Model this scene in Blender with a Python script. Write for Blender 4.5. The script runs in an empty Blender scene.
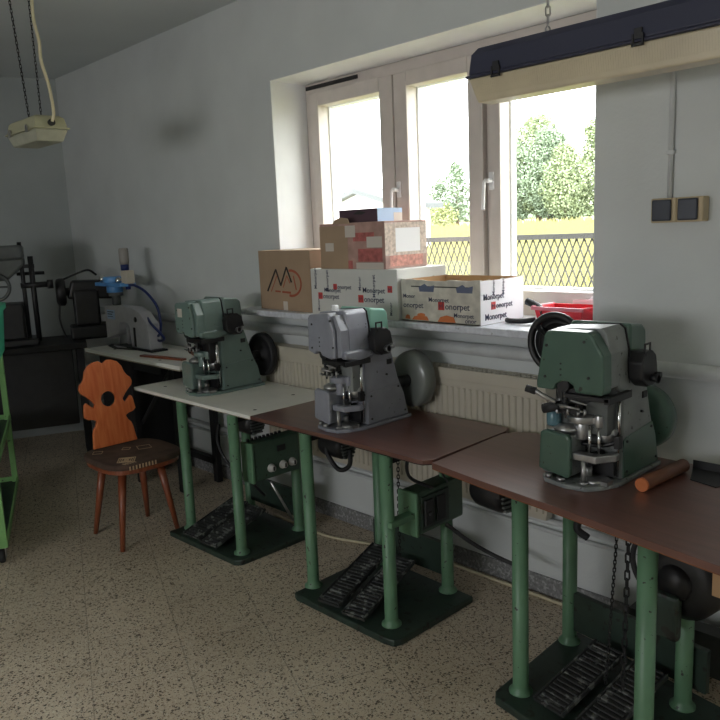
import bpy, bmesh, math, random
from mathutils import Vector, Matrix
random.seed(7)
S = bpy.context.scene
COL = S.collection
PI = math.pi

# ------------------------------------------------------------------ camera, light, exposure
def cam_setup():
    yaw, pitch, roll, f = -0.80642, 0.172254, -0.0422379, 742.93
    fwd = Vector((math.sin(yaw)*math.cos(pitch), math.cos(yaw)*math.cos(pitch), -math.sin(pitch)))
    r = fwd.cross(Vector((0, 0, 1))).normalized(); u = r.cross(fwd)
    c, s = math.cos(roll), math.sin(roll)
    r2 = c*r + s*u; u2 = -s*r + c*u
    m = Matrix((r2, u2, -fwd)).transposed().to_4x4(); m.translation = Vector((0, 0, 1.6))
    cd = bpy.data.cameras.new('camera'); o = bpy.data.objects.new('camera', cd); COL.objects.link(o)
    o.matrix_world = m; cd.sensor_fit = 'HORIZONTAL'; cd.sensor_width = 36; cd.lens = 36*f/720
    cd.clip_start = .02; cd.clip_end = 500
    S.camera = o
cam_setup()
w = bpy.data.worlds.new('sky'); S.world = w; w.use_nodes = True
bg = w.node_tree.nodes['Background']; bg.inputs[0].default_value = (.97, .975, 1.0, 1); bg.inputs[1].default_value = 9.0
sun = bpy.data.lights.new('sun', 'SUN'); sun.energy = 6.0; sun.angle = math.radians(3); sun.color = (1, .95, .84)
so = bpy.data.objects.new('sun', sun); COL.objects.link(so); so.rotation_euler = (math.radians(38), 0, math.radians(28))
def portal(name, loc, rot, sx, sy):
    l = bpy.data.lights.new(name, 'AREA'); l.shape = 'RECTANGLE'; l.size = sx; l.size_y = sy
    l.cycles.is_portal = True
    o = bpy.data.objects.new(name, l); COL.objects.link(o); o.location = loc; o.rotation_euler = rot
portal('window_portal', (-2.42, 3.09, 1.8), (-PI/2, 0, 0), 2.0, 1.25)
portal('added_window_portal_2', (1.6, 3.1, 1.8), (-PI/2, 0, 0), 1.96, 1.25)  # portal for the added window out of view
portal('added_opening_portal', (-1.6, -3.19, 1.6), (PI/2, 0, 0), 2.2, .72)  # portal for the added opening in the unseen front wall
S.view_settings.view_transform = 'Standard'; S.view_settings.look = 'None'
S.view_settings.exposure = 0.34; S.view_settings.gamma = 1; S.view_settings.use_curve_mapping = False

# ------------------------------------------------------------------ materials
MATS = {}
def mat(name, col, rough=.6, metal=0, noise=0, nscale=20, spec=None, bump=0, bscale=60, wear=None, wear_t=.62, wscale=35, coat=0):
    if name in MATS: return MATS[name]
    m = bpy.data.materials.new(name); m.use_nodes = True; MATS[name] = m
    nt = m.node_tree; N = nt.nodes; L = nt.links; b = N['Principled BSDF']
    b.inputs['Base Color'].default_value = (*col, 1); b.inputs['Roughness'].default_value = rough; b.inputs['Metallic'].default_value = metal
    if spec is not None: b.inputs['Specular IOR Level'].default_value = spec
    if coat: b.inputs['Coat Weight'].default_value = coat; b.inputs['Coat Roughness'].default_value = .15
    tc = N.new('ShaderNodeTexCoord'); cur = None
    if noise:
        t = N.new('ShaderNodeTexNoise'); t.inputs['Scale'].default_value = nscale; t.inputs['Detail'].default_value = 5
        L.new(tc.outputs['Object'], t.inputs['Vector'])
        r = N.new('ShaderNodeValToRGB'); r.color_ramp.elements[0].position = .3; r.color_ramp.elements[1].position = .7
        r.color_ramp.elements[0].color = (*[max(0, c*(1-noise)) for c in col], 1); r.color_ramp.elements[1].color = (*[min(1, c*(1+noise)) for c in col], 1)
        L.new(t.outputs['Fac'], r.inputs[0]); cur = r.outputs[0]
    if wear is not None:
        t = N.new('ShaderNodeTexNoise'); t.inputs['Scale'].default_value = wscale; t.inputs['Detail'].default_value = 8
        L.new(tc.outputs['Object'], t.inputs['Vector'])
        r = N.new('ShaderNodeValToRGB'); r.color_ramp.elements[0].position = wear_t; r.color_ramp.elements[1].position = wear_t+.03
        L.new(t.outputs['Fac'], r.inputs[0])
        mx = N.new('ShaderNodeMix'); mx.data_type = 'RGBA'; L.new(r.outputs[0], mx.inputs[0])
        if cur: L.new(cur, mx.inputs[6])
        else: mx.inputs[6].default_value = (*col, 1)
        mx.inputs[7].default_value = (*wear, 1); cur = mx.outputs[2]
    if cur: L.new(cur, b.inputs['Base Color'])
    if bump:
        t = N.new('ShaderNodeTexNoise'); t.inputs['Scale'].default_value = bscale; t.inputs['Detail'].default_value = 4
        L.new(tc.outputs['Object'], t.inputs['Vector'])
        bp = N.new('ShaderNodeBump'); bp.inputs['Strength'].default_value = bump; bp.inputs['Distance'].default_value = .01
        L.new(t.outputs['Fac'], bp.inputs['Height']); L.new(bp.outputs[0], b.inputs['Normal'])
    return m
def wood(name, c1, c2, rough=.4, scale=3, stretch=(1, 12, 1), coat=0, bump=.05):
    if name in MATS: return MATS[name]
    m = mat(name, c1, rough, coat=coat); nt = m.node_tree; N = nt.nodes; L = nt.links; b = N['Principled BSDF']
    tc = N.new('ShaderNodeTexCoord'); mp = N.new('ShaderNodeMapping'); mp.inputs['Scale'].default_value = stretch
    L.new(tc.outputs['Object'], mp.inputs[0])
    t = N.new('ShaderNodeTexNoise'); t.inputs['Scale'].default_value = scale; t.inputs['Detail'].default_value = 7; t.inputs['Distortion'].default_value = .6
    L.new(mp.outputs[0], t.inputs['Vector'])
    r = N.new('ShaderNodeValToRGB'); r.color_ramp.elements[0].position = .3; r.color_ramp.elements[1].position = .7
    r.color_ramp.elements[0].color = (*c1, 1); r.color_ramp.elements[1].color = (*c2, 1)
    L.new(t.outputs['Fac'], r.inputs[0]); L.new(r.outputs[0], b.inputs['Base Color'])
    bp = N.new('ShaderNodeBump'); bp.inputs['Strength'].default_value = bump; bp.inputs['Distance'].default_value = .01
    L.new(t.outputs['Fac'], bp.inputs['Height']); L.new(bp.outputs[0], b.inputs['Normal'])
    return m
TILE = -0.38855
def floor_mat():
    m = mat('terrazzo_tiles', (.4, .35, .28), .55); nt = m.node_tree; N = nt.nodes; L = nt.links; b = N['Principled BSDF']
    tc = N.new('ShaderNodeTexCoord'); mp = N.new('ShaderNodeMapping'); mp.vector_type = 'TEXTURE'; mp.inputs['Rotation'].default_value = (0, 0, TILE)
    L.new(tc.outputs['Object'], mp.inputs[0])
    off = N.new('ShaderNodeVectorMath'); off.operation = 'ADD'; off.inputs[1].default_value = (2.503+.3435*20, .0478+.3435*20, 0)
    L.new(mp.outputs[0], off.inputs[0])
    br = N.new('ShaderNodeTexBrick'); br.offset = .5; br.inputs['Scale'].default_value = 1
    br.inputs['Brick Width'].default_value = .3435; br.inputs['Row Height'].default_value = .3435; br.inputs['Mortar Size'].default_value = .0022
    br.inputs['Color1'].default_value = (.70, .60, .46, 1); br.inputs['Color2'].default_value = (.64, .55, .42, 1); br.inputs['Mortar'].default_value = (.40, .34, .26, 1)
    L.new(off.outputs[0], br.inputs['Vector'])
    def layer(prev, scale, th, colr, seed):
        v = N.new('ShaderNodeTexVoronoi'); v.inputs['Scale'].default_value = scale; v.inputs['Randomness'].default_value = 1
        ns = N.new('ShaderNodeTexNoise'); ns.inputs['Scale'].default_value = scale*.9; ns.inputs['Detail'].default_value = 3
        ad = N.new('ShaderNodeMix'); ad.data_type = 'VECTOR'; ad.inputs[0].default_value = .02
        of = N.new('ShaderNodeVectorMath'); of.operation = 'ADD'; of.inputs[1].default_value = (seed, seed*1.7, 0)
        L.new(mp.outputs[0], of.inputs[0]); L.new(of.outputs[0], ad.inputs[4]); L.new(of.outputs[0], ns.inputs['Vector']); L.new(ns.outputs['Color'], ad.inputs[5])
        L.new(ad.outputs[1], v.inputs['Vector'])
        # random size per cell
        sep = N.new('ShaderNodeSeparateColor'); L.new(v.outputs['Color'], sep.inputs[0])
        mu = N.new('ShaderNodeMath'); mu.operation = 'MULTIPLY'; mu.inputs[1].default_value = th; L.new(sep.outputs[0], mu.inputs[0])
        ls = N.new('ShaderNodeMath'); ls.operation = 'LESS_THAN'; L.new(v.outputs['Distance'], ls.inputs[0]); L.new(mu.outputs[0], ls.inputs[1])
        mx = N.new('ShaderNodeMix'); mx.data_type = 'RGBA'; L.new(ls.outputs[0], mx.inputs[0]); L.new(prev, mx.inputs[6]); mx.inputs[7].default_value = (*colr, 1)
        return mx.outputs[2]
    c = layer(br.outputs['Color'], 95, .52, (.10, .075, .055), 3.1)
    c = layer(c, 150, .46, (.30, .21, .14), 9.3)
    c = layer(c, 110, .42, (.75, .70, .58), 5.7)
    st = N.new('ShaderNodeTexNoise'); st.inputs['Scale'].default_value = 2.2; st.inputs['Detail'].default_value = 6; L.new(tc.outputs['Object'], st.inputs['Vector'])
    rr = N.new('ShaderNodeValToRGB'); rr.color_ramp.elements[0].position = .35; rr.color_ramp.elements[1].position = .65
    rr.color_ramp.elements[0].color = (.82, .8, .78, 1); rr.color_ramp.elements[1].color = (1, 1, 1, 1); L.new(st.outputs['Fac'], rr.inputs[0])
    mm = N.new('ShaderNodeMix'); mm.data_type = 'RGBA'; mm.blend_type = 'MULTIPLY'; mm.inputs[0].default_value = 1; L.new(c, mm.inputs[6]); L.new(rr.outputs[0], mm.inputs[7])
    L.new(mm.outputs[2], b.inputs['Base Color'])
    return m
def glass_mat():
    m = bpy.data.materials.new('window_glass'); m.use_nodes = True; nt = m.node_tree; N = nt.nodes; L = nt.links
    N.remove(N['Principled BSDF']); out = N['Material Output']
    tr = N.new('ShaderNodeBsdfTransparent'); tr.inputs[0].default_value = (.97, .98, .97, 1); gl = N.new('ShaderNodeBsdfGlossy'); gl.inputs['Roughness'].default_value = .02
    fr = N.new('ShaderNodeFresnel'); fr.inputs[0].default_value = 1.45; mx = N.new('ShaderNodeMixShader')
    ge = N.new('ShaderNodeNewGeometry'); io = N.new('ShaderNodeMapRange'); io.inputs['To Min'].default_value = 1.45; io.inputs['To Max'].default_value = 1/1.45
    L.new(ge.outputs['Backfacing'], io.inputs['Value']); L.new(io.outputs['Result'], fr.inputs['IOR'])
    L.new(fr.outputs[0], mx.inputs[0]); L.new(tr.outputs[0], mx.inputs[1]); L.new(gl.outputs[0], mx.inputs[2]); L.new(mx.outputs[0], out.inputs[0])
    return m
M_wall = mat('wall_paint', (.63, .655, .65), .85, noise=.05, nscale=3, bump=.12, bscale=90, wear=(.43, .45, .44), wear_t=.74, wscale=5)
M_end = mat('end_wall_paint_shaded', (.40, .43, .425), .85, noise=.05, nscale=3, bump=.1, bscale=90)  # wall paint darkened: weaker light at the far end put into the colour
M_ceil = mat('ceiling_paint', (.62, .66, .66), .9, noise=.03, nscale=2, bump=.08, bscale=120)
M_floor = floor_mat()
M_reveal = mat('reveal_lining', (.74, .75, .76), .8, noise=.04, nscale=6)
M_frame = mat('window_frame_paint', (.62, .57, .53), .5, noise=.05, nscale=12)
M_frameout = mat('sash_edge_skylit_white', (.8, .81, .84), .5)  # whiter than the frame: light from the sky put into the colour
M_glass = glass_mat()
M_white = mat('white_plastic', (.82, .82, .82), .4)
M_sill = mat('sill_stone', (.62, .64, .69), .35, noise=.15, nscale=40, wear=(.35, .36, .38), wear_t=.68, wscale=25)
M_base = mat('skirting_terrazzo', (.22, .22, .22), .6, noise=.35, nscale=80, wear=(.4, .4, .4), wear_t=.56, wscale=60)
M_rad = mat('radiator_enamel', (.54, .50, .41), .42, noise=.04, nscale=8)
M_pipe = mat('pipe_paint', (.58, .60, .60), .5, noise=.08, nscale=15)
M_gleg = mat('green_leg_paint', (.115, .235, .135), .42, noise=.10, nscale=9, wear=(.03, .03, .025), wear_t=.66, wscale=42)
M_gdark = mat('dark_green_paint', (.026, .045, .034), .45, noise=.2, nscale=12, wear=(.015, .015, .012), wear_t=.6, wscale=25)
M_gbox = mat('box_green_paint', (.055, .105, .07), .42, noise=.12, nscale=12, wear=(.02, .02, .02), wear_t=.66, wscale=40)
M_gmach = mat('machine_green_enamel', (.06, .115, .085), .3, noise=.08, nscale=10, wear=(.02, .025, .02), wear_t=.665, wscale=38, coat=.2)
M_gpale = mat('machine_grey_green_enamel', (.15, .215, .195), .32, noise=.08, nscale=10, wear=(.04, .05, .04), wear_t=.70, wscale=30, coat=.2)
M_mint = mat('mint_enamel', (.25, .50, .40), .3, noise=.04, nscale=10, coat=.2)
M_grey = mat('machine_grey_enamel', (.25, .26, .30), .38, noise=.1, nscale=14, wear=(.1, .1, .11), wear_t=.68, wscale=40, coat=.15)
M_greyg = mat('machine_worn_grey', (.21, .225, .22), .42, noise=.15, nscale=14, wear=(.06, .06, .06), wear_t=.66, wscale=45)
M_steel = mat('worn_steel', (.42, .42, .42), .3, metal=.85, noise=.2, nscale=30)
M_chrome = mat('chrome', (.75, .75, .75), .15, metal=1)
M_iron = mat('black_iron', (.011, .011, .012), .45, noise=.3, nscale=20)
M_rubber = mat('black_rubber', (.02, .02, .022), .6)
M_pedal = mat('scuffed_pedal', (.03, .032, .032), .55, noise=.3, nscale=15, wear=(.16, .17, .16), wear_t=.56, wscale=28)
M_dome = mat('wheel_grey_green', (.16, .175, .16), .3, noise=.08, nscale=10, coat=.2)
M_cream = mat('cream_board', (.86, .85, .79), .42, noise=.05, nscale=5, wear=(.25, .22, .18), wear_t=.73, wscale=30)
M_creamedge = mat('cream_board_edge', (.32, .27, .2), .6)
M_brown = wood('brown_laminate', (.105, .040, .030), (.16, .062, .045), .4, 4, (1, 8, 1), coat=.9, bump=.12)
M_brown.node_tree.nodes['Principled BSDF'].inputs['Coat Roughness'].default_value = .3
M_edge = wood('orange_wood_edge', (.16, .055, .02), (.24, .09, .035), .5, 6, (1, 4, 10))
M_barw = wood('dark_bar_wood', (.10, .035, .015), (.16, .06, .03), .5, 6, (8, 1, 8))
M_chair = wood('varnished_pine', (.62, .13, .04), (.78, .23, .075), .25, 5, (1, 9, 1.2), coat=.5)
M_cleg = wood('red_brown_leg_wood', (.20, .05, .02), (.30, .085, .035), .35, 6, (8, 8, 1), coat=.3)
M_card = mat('brown_cardboard', (.38, .27, .18), .85, noise=.06, nscale=8)
M_cardin = mat('cardboard_inside', (.42, .25, .12), .9, noise=.06, nscale=8)
M_wcard = mat('white_cardboard', (.62, .62, .59), .7, noise=.04, nscale=8)
M_pcard = mat('print_cardboard', (.56, .53, .46), .7, noise=.22, nscale=18)
M_pink = mat('pink_print_cardboard', (.42, .26, .22), .7, noise=.25, nscale=14)
M_tape = mat('packing_tape', (.62, .56, .5), .3)
M_inkb = mat('blue_black_ink', (.04, .045, .09), .7)
M_inkk = mat('black_ink', (.02, .015, .015), .7)
M_inkr = mat('red_ink', (.55, .06, .05), .7)
M_inkrb = mat('red_brown_ink', (.36, .09, .045), .7)
M_inko = mat('orange_ink', (.55, .16, .05), .7)
M_lblue = mat('pale_blue_card', (.45, .6, .82), .6)
M_plum = mat('plum_card', (.09, .05, .07), .6)
M_red = mat('red_plastic', (.75, .03, .05), .35)
M_pinkp = mat('pink_plastic', (.72, .22, .27), .4)
M_paper = mat('paper', (.85, .85, .87), .8)
M_navy = mat('navy_housing_plastic', (.035, .038, .07), .4)
M_diff = mat('yellowed_diffuser', (.60, .52, .36), .35, noise=.08, nscale=7, coat=.2)
M_lampc = mat('cream_lamp_housing', (.42, .41, .27), .45, noise=.08, nscale=12)
M_lampd = mat('grey_green_diffuser', (.40, .40, .31), .35, noise=.12, nscale=20)
M_cord = mat('cream_cord', (.62, .56, .38), .5)
M_swcream = mat('switch_cream', (.52, .42, .26), .5)
M_swblack = mat('switch_black', (.03, .035, .05), .3)
M_blue = mat('pneumatic_blue', (.10, .30, .62), .35, noise=.1, nscale=20)
M_hose = mat('blue_hose', (.015, .03, .14), .3)
M_silverm = mat('silver_grey_casting', (.50, .50, .54), .4, noise=.06, nscale=20)
M_dial = mat('dial_white', (.55, .55, .52), .5)
M_cart = mat('cart_green_paint', (.22, .46, .16), .45, noise=.1, nscale=12, wear=(.08, .1, .05), wear_t=.66, wscale=30)
M_crate = mat('teal_plastic', (.03, .30, .17), .45)
M_cush = mat('brown_cushion_fabric', (.085, .05, .035), .9, noise=.4, nscale=10, bump=.2, bscale=200)
M_cushp = mat('cushion_pattern_beige', (.50, .35, .21), .9)
M_dark = mat('blackened_steel', (.011, .011, .012), .65, noise=.3, nscale=15)
M_ironl = mat('grey_iron', (.10, .11, .105), .45, noise=.2, nscale=15)
M_leaf = mat('leaf_green', (.18, .225, .12), .7)
M_leaf2 = mat('leaf_yellow_green', (.24, .27, .12), .7)
M_leaf3 = mat('leaf_blue_green', (.16, .215, .14), .7)
M_bark = mat('bark', (.15, .12, .09), .9)
M_fence = mat('fence_grey', (.03, .029, .028), .6)
M_meadow = mat('meadow_ground', (.17, .17, .065), .9, noise=.35, nscale=.5)
M_grass = mat('dry_grass', (.20, .195, .07), .9)
M_housew = mat('house_white', (.85, .85, .85), .8)
M_houser = mat('house_roof_grey', (.09, .10, .105), .7)
M_channel = mat('dark_floor_box', (.05, .055, .05), .7, noise=.2, nscale=12)

# ------------------------------------------------------------------ mesh helpers
class MB:
    def __init__(s): s.bm = bmesh.new(); s.T = Matrix.Identity(4)
    def at(s, loc=(0, 0, 0), rot=(0, 0, 0)):
        from mathutils import Euler
        s.T = Matrix.Translation(loc) @ Euler(rot).to_matrix().to_4x4(); return s
    def _v(s, pts): return [s.bm.verts.new(s.T @ Vector(p)) for p in pts]
    def _f(s, vs, smooth=False):
        try: f = s.bm.faces.new(vs); f.smooth = smooth
        except ValueError: pass
    def box(s, x0, x1, y0, y1, z0, z1):
        v = s._v([(x0, y0, z0), (x1, y0, z0), (x1, y1, z0), (x0, y1, z0), (x0, y0, z1), (x1, y0, z1), (x1, y1, z1), (x0, y1, z1)])
        for q in ((3, 2, 1, 0), (4, 5, 6, 7), (0, 1, 5, 4), (1, 2, 6, 5), (2, 3, 7, 6), (3, 0, 4, 7)): s._f([v[i] for i in q])
        return s
    def prism(s, poly, a0, a1, axis='x'):
        def P(p, a): return {'x': (a, p[0], p[1]), 'y': (p[0], a, p[1]), 'z': (p[0], p[1], a)}[axis]
        A = s._v([P(p, a0) for p in poly]); B = s._v([P(p, a1) for p in poly]); n = len(poly)
        s._f(A[::-1]); s._f(B)
        for i in range(n): s._f([A[i], A[(i+1) % n], B[(i+1) % n], B[i]])
        return s
    def cyl(s, p0, p1, r0, r1=None, n=20, cap=True):
        r1 = r0 if r1 is None else r1; return s.tube([p0, p1], [r0, r1], n, cap)
    def tube(s, pts, r, n=10, cap=True):
        pts = [Vector(p) for p in pts]; rs = r if isinstance(r, (list, tuple)) else [r]*len(pts); rings = []
        prev = None
        for i, p in enumerate(pts):
            if i == 0: d = pts[1]-pts[0]
            elif i == len(pts)-1: d = pts[-1]-pts[-2]
            else: d = (pts[i+1]-p).normalized()+(p-pts[i-1]).normalized()
            if d.length < 1e-9: d = prev_d
            d = d.normalized(); prev_d = d
            if prev is None:
                a = Vector((0, 0, 1)) if abs(d.z) < .9 else Vector((1, 0, 0)); u = d.cross(a).normalized()
            else:
                u = (prev - d*prev.dot(d)); u = u.normalized() if u.length > 1e-6 else d.orthogonal().normalized()
            prev = u; v = d.cross(u)
            rings.append(s._v([p+(u*math.cos(2*PI*k/n)+v*math.sin(2*PI*k/n))*rs[i] for k in range(n)]))
        for a, b in zip(rings, rings[1:]):
            for k in range(n): s._f([a[k], a[(k+1) % n], b[(k+1) % n], b[k]], n > 6)
        if cap: s._f(rings[0][::-1]); s._f(rings[-1])
        return s
    def lathe(s, prof, c, axis='z', n=32):
        """prof: (radius, height) pairs along axis from c"""
        rings = []
        for r, h in prof:
            pts = []
            for k in range(n):
                a = 2*PI*k/n; u, v = math.cos(a)*max(r, 1e-5), math.sin(a)*max(r, 1e-5)
                pts.append({'z': (c[0]+u, c[1]+v, c[2]+h), 'y': (c[0]+u, c[1]+h, c[2]+v), 'x': (c[0]+h, c[1]+u, c[2]+v)}[axis])
            rings.append(s._v(pts))
        for a, b in zip(rings, rings[1:]):
            for k in range(n): s._f([a[k], a[(k+1) % n], b[(k+1) % n], b[k]], True)
        return s
    def torus(s, c, R, r, axis='y', n=28, m=8, a0=0, a1=2*PI):
        pts = []
        full = abs(a1-a0-2*PI) < 1e-3
        for i in range(n+1):
            a = a0+(a1-a0)*i/n; u, v = R*math.cos(a), R*math.sin(a)
            pts.append({'y': (c[0]+u, c[1], c[2]+v), 'x': (c[0], c[1]+u, c[2]+v), 'z': (c[0]+u, c[1]+v, c[2])}[axis])
        return s.tube(pts, r, m, not full)
    def ball(s, c, r, n=16, m=10, sc=(1, 1, 1)):
        return s.lathe([(r*math.sin(PI*i/m)*1.0, -r*math.cos(PI*i/m)*sc[2]) for i in range(m+1)], c, 'z', n)
    def build(s, name, m, parent=None, bevel=0, seg=2):
        bmesh.ops.remove_doubles(s.bm, verts=s.bm.verts, dist=1e-6)
        bmesh.ops.recalc_face_normals(s.bm, faces=s.bm.faces)
        me = bpy.data.meshes.new(name); s.bm.to_mesh(me); s.bm.free()
        for mm in (m if isinstance(m, (list, tuple)) else [m]): me.materials.append(mm)
        o = bpy.data.objects.new(name, me); COL.objects.link(o)
        if parent: o.parent = parent
        if bevel:
            b = o.modifiers.new('bevel', 'BEVEL'); b.width = bevel; b.segments = seg; b.limit_method = 'ANGLE'; b.angle_limit = math.radians(40)
        return o
def tag(o, label, cat, group=None, kind=None):
    if label: o['label'] = label
    if cat: o['category'] = cat
    if group: o['group'] = group
    if kind: o['kind'] = kind
    return o
def empty(name, loc, rz=0, **k):
    o = bpy.data.objects.new(name, None); COL.objects.link(o); o.location = loc; o.rotation_euler = (0, 0, rz); o.empty_display_size = .1
    return o
def thing(name, loc, label, cat, rz=0, group=None):
    return tag(empty(name, loc, rz), label, cat, group)
def struct(o): o['kind'] = 'structure'; return o
def text_mesh(body, size, m, parent, loc, rot, name='printed_text', depth=.0006, bold=0):
    c = bpy.data.curves.new(name, 'FONT'); c.body = body; c.size = size; c.extrude = depth; c.align_x = 'LEFT'; c.resolution_u = 2; c.offset = bold
    t = bpy.data.objects.new(name, c); COL.objects.link(t)
    dg = bpy.context.evaluated_depsgraph_get(); me = bpy.data.meshes.new_from_object(t.evaluated_get(dg))
    bpy.data.objects.remove(t); me.materials.clear(); me.materials.append(m)
    o = bpy.data.objects.new(name, me); COL.objects.link(o); o.parent = parent; o.location = loc; o.rotation_euler = rot
    return o
def bez(pts, n=8):
    """catmull-rom through points"""
    P = [Vector(p) for p in pts]; P = [P[0]*2-P[1]]+P+[P[-1]*2-P[-2]]; out = []
    for i in range(1, len(P)-2):
        for k in range(n):
            t = k/n; a, b, c, d = P[i-1], P[i], P[i+1], P[i+2]
            out.append(.5*((2*b)+(c-a)*t+(2*a-5*b+4*c-d)*t*t+(3*b-a-3*c+d)*t**3))
    out.append(P[-2]); return out
def chain_mesh(mb, p0, p1, L=.022, r=.0022, w=.006):
    p0, p1 = Vector(p0), Vector(p1); D = p1-p0; n = max(2, int(D.length/(L*.8))); d = D.normalized()
    a = d.orthogonal().normalized(); b = d.cross(a)
    for i in range(n):
        c = p0+D*((i+.5)/n); u = a if i % 2 else b; h = L/2-w
        pts = []
        for k in range(13):
            t = 2*PI*k/12; off = h if math.sin(t) > 0 else -h
            pts.append(c+u*math.cos(t)*w+d*(math.sin(t)*w+off))
        mb.tube(pts, r, 6, False)
    return mb

# ------------------------------------------------------------------ the room
WY = 2.65; HT = 2.9
U = Vector((math.cos(TILE), math.sin(TILE), 0)); V = Vector((-math.sin(TILE), math.cos(TILE), 0))
corner = Vector((-6.16, WY, 0))
cb = corner - V*6.2       # far end of the end wall
X1, Y0 = 3.2, cb.y
poly = [(corner.x, WY), (cb.x, Y0), (X1, Y0), (X1, WY)]
struct(MB().prism(poly, -.12, 0, 'z').build('floor', M_floor))
struct(MB().prism(poly, HT, HT+.12, 'z').build('ceiling', M_ceil))
def wall_with_openings(name, x0, x1, y0, y1, z0, z1, ops, m):
    mb = MB(); xs = x0
    for (a, b, c, d) in ops:
        mb.box(xs, a, y0, y1, z0, z1); mb.box(a, b, y0, y1, z0, c); mb.box(a, b, y0, y1, d, z1); xs = b
    mb.box(xs, x1, y0, y1, z0, z1)
    return struct(mb.build(name, m))
OW = (-3.385, -1.44, 1.165, 2.432)
wall_with_openings('wall_back', -6.6, X1+.12, WY, 3.12, 0, HT, [OW, (.6, 2.6, 1.165, 2.432)], M_wall)
# lining of the reveal, whiter than the wall
mb = MB()
mb.box(OW[0], OW[0]+.004, WY+.001, 2.9, OW[2], OW[3]).box(OW[1]-.004, OW[1], WY+.001, 2.9, OW[2], OW[3]).box(OW[0]+.004, OW[1]-.004, WY+.001, 2.9, OW[3]-.004, OW[3])
struct(mb.build('trim_2', M_reveal))
e = MB(); A = corner; B = cb; n = -U*.12
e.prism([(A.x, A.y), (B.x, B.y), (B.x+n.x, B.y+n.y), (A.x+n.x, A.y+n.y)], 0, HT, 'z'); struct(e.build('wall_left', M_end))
wall_with_openings('wall_front', cb.x-.2, X1+.12, Y0-.12, Y0, 0, HT, [(-2.7, -.5, 1.25, 1.95)], M_wall)  # unseen opening, added and sized to light the room from this side
struct(MB().box(X1, X1+.12, Y0, -1.85, 0, HT).box(X1, X1+.12, -1.85, WY, 0, HT).build('wall_right', M_wall))
print('Y0', Y0)
struct(MB().box(-6.16, X1, WY-.012, WY, 0, .085).build('baseboard_back', M_base, bevel=.003))
# sill
struct(MB().box(-3.56, -1.30, 2.455, 2.9, 1.155, 1.188).build('trim_1', M_sill, bevel=.006))
# window
win = struct(empty('window_1', (0, 0, 0)))
FY0, FY1 = 2.9, 2.965
gl = [(-3.27, -2.79), (-2.60, -2.22), (-2.04, -1.52)]; GZ0, GZ1 = 1.30, 2.30
f = MB(); f.box(OW[0], OW[1], FY0, 3.06, 2.372, OW[3]-.004).box(OW[0], OW[1], FY0, 3.06, 1.165, 1.235).box(OW[0]+.004, -3.335, FY0, 3.06, 1.235, 2.372).box(-1.475, OW[1]-.004, FY0, 3.06, 1.235, 2.372).box(-2.135, -2.105, FY0+.02, 3.06, 1.235, 2.372)
f.build('window_frame', M_frame, win, bevel=.004)
sash = [(-3.335, -2.695), (-2.690, -2.135), (-2.105, -1.475)]
for i, ((a, b), (c, d)) in enumerate(zip(sash, gl)):
    s = MB(); y0 = FY0-.012; y1 = FY1
    s.box(a+.002, c, y0, y1, 1.237, 2.37).box(d, b-.002, y0, y1, 1.237, 2.37).box(c, d, y0, y1, 1.237, GZ0).box(c, d, y0, y1, GZ1, 2.37)
    so_ = s.build('sash', M_frame, win, bevel=.005)
    k = .012; s2 = MB(); y0 = FY1; y1 = 3.03 if i == 0 else 3.0   # outer casement, white with the sky's light in its colour
    s2.box(a+.004, c+k, y0, y1, 1.24, 2.37).box(d-k*.3, b-.004, y0, y1, 1.24, 2.37).box(c+k, d-k*.3, y0, y1, 1.24, GZ0+k).box(c+k, d-k*.3, y0, y1, GZ1-k*.3, 2.37)
    s2.build('outer_sash', M_frameout, win, bevel=.004)
    MB().box(c-.006, d+.006, 2.945, 2.949, GZ0-.006, GZ1+.006).build('glass', M_glass, so_)
for hx in (-2.665, -2.085):
    h = MB(); h.box(hx-.012, hx+.014, 2.878, 2.888, 1.76, 1.84).build('handle_plate', M_white, win, bevel=.003)
    h = MB(); h.cyl((hx, 2.887, 1.80), (hx, 2.84, 1.80), .010).tube(bez([(hx, 2.842, 1.80), (hx-.008, 2.838, 1.79), (hx-.012, 2.838, 1.74), (hx-.016, 2.838, 1.67)]), .0085, 8)
    h.build('handle', M_white, win)
# dark shrunken sealing strip above the frame
MB().box(-3.37, -2.95, 2.893, 2.9, 2.395, 2.415).build('seal_strip', M_iron, win)
w2 = struct(empty('added_window_2', (0, 0, 0)))  # unseen window, added out of view to bring more daylight inside
f = MB(); f.box(.6, 2.6, 2.9, 2.97, 2.35, 2.432).box(.6, 2.6, 2.9, 2.97, 1.165, 1.25).box(.6, .68, 2.9, 2.97, 1.25, 2.35).box(2.52, 2.6, 2.9, 2.97, 1.25, 2.35).box(1.56, 1.64, 2.9, 2.97, 1.25, 2.35)
f.build('window_frame', M_frame, w2)
# ------------------------------------------------------------------ radiator, pipes, switches
rad = thing('radiator', (-3.47, 2.56, 0), 'long cream panel radiator with vertical flutes on the wall under the window', 'radiator')
LR = 1.87
mb = MB(); zb, zt = .375, .975
mb.box(0, LR, .008, .06, zb, zt-.03)
nfl = 56; pitch = LR/nfl
for i in range(nfl):
    x = i*pitch; mb.prism([(x+.006, .008), (x+.011, 0), (x+pitch-.011, 0), (x+pitch-.006, .008)], zb+.03, zt-.085, 'z')
mb.build('panel', M_rad, rad, bevel=.002)
mb = MB(); mb.box(-.004, LR+.004, -.002, .075, zt-.075, zt-.045); mb.box(-.006, LR+.006, -.006, .004, zt-.05, zt); mb.box(-.006, LR+.006,   .075, .083, zt-.05, zt); mb.box(-.006, 0, .004, .075, zb+.02, zt).box(LR, LR+.006, .004, .075, zb+.02, zt)
mb.build('casing', M_rad, rad, bevel=.002)
mb = MB()
for i in range(75): mb.box(i*LR/75+.004, i*LR/75+.016, .004, .075, zt-.006, zt-.001)
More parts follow.
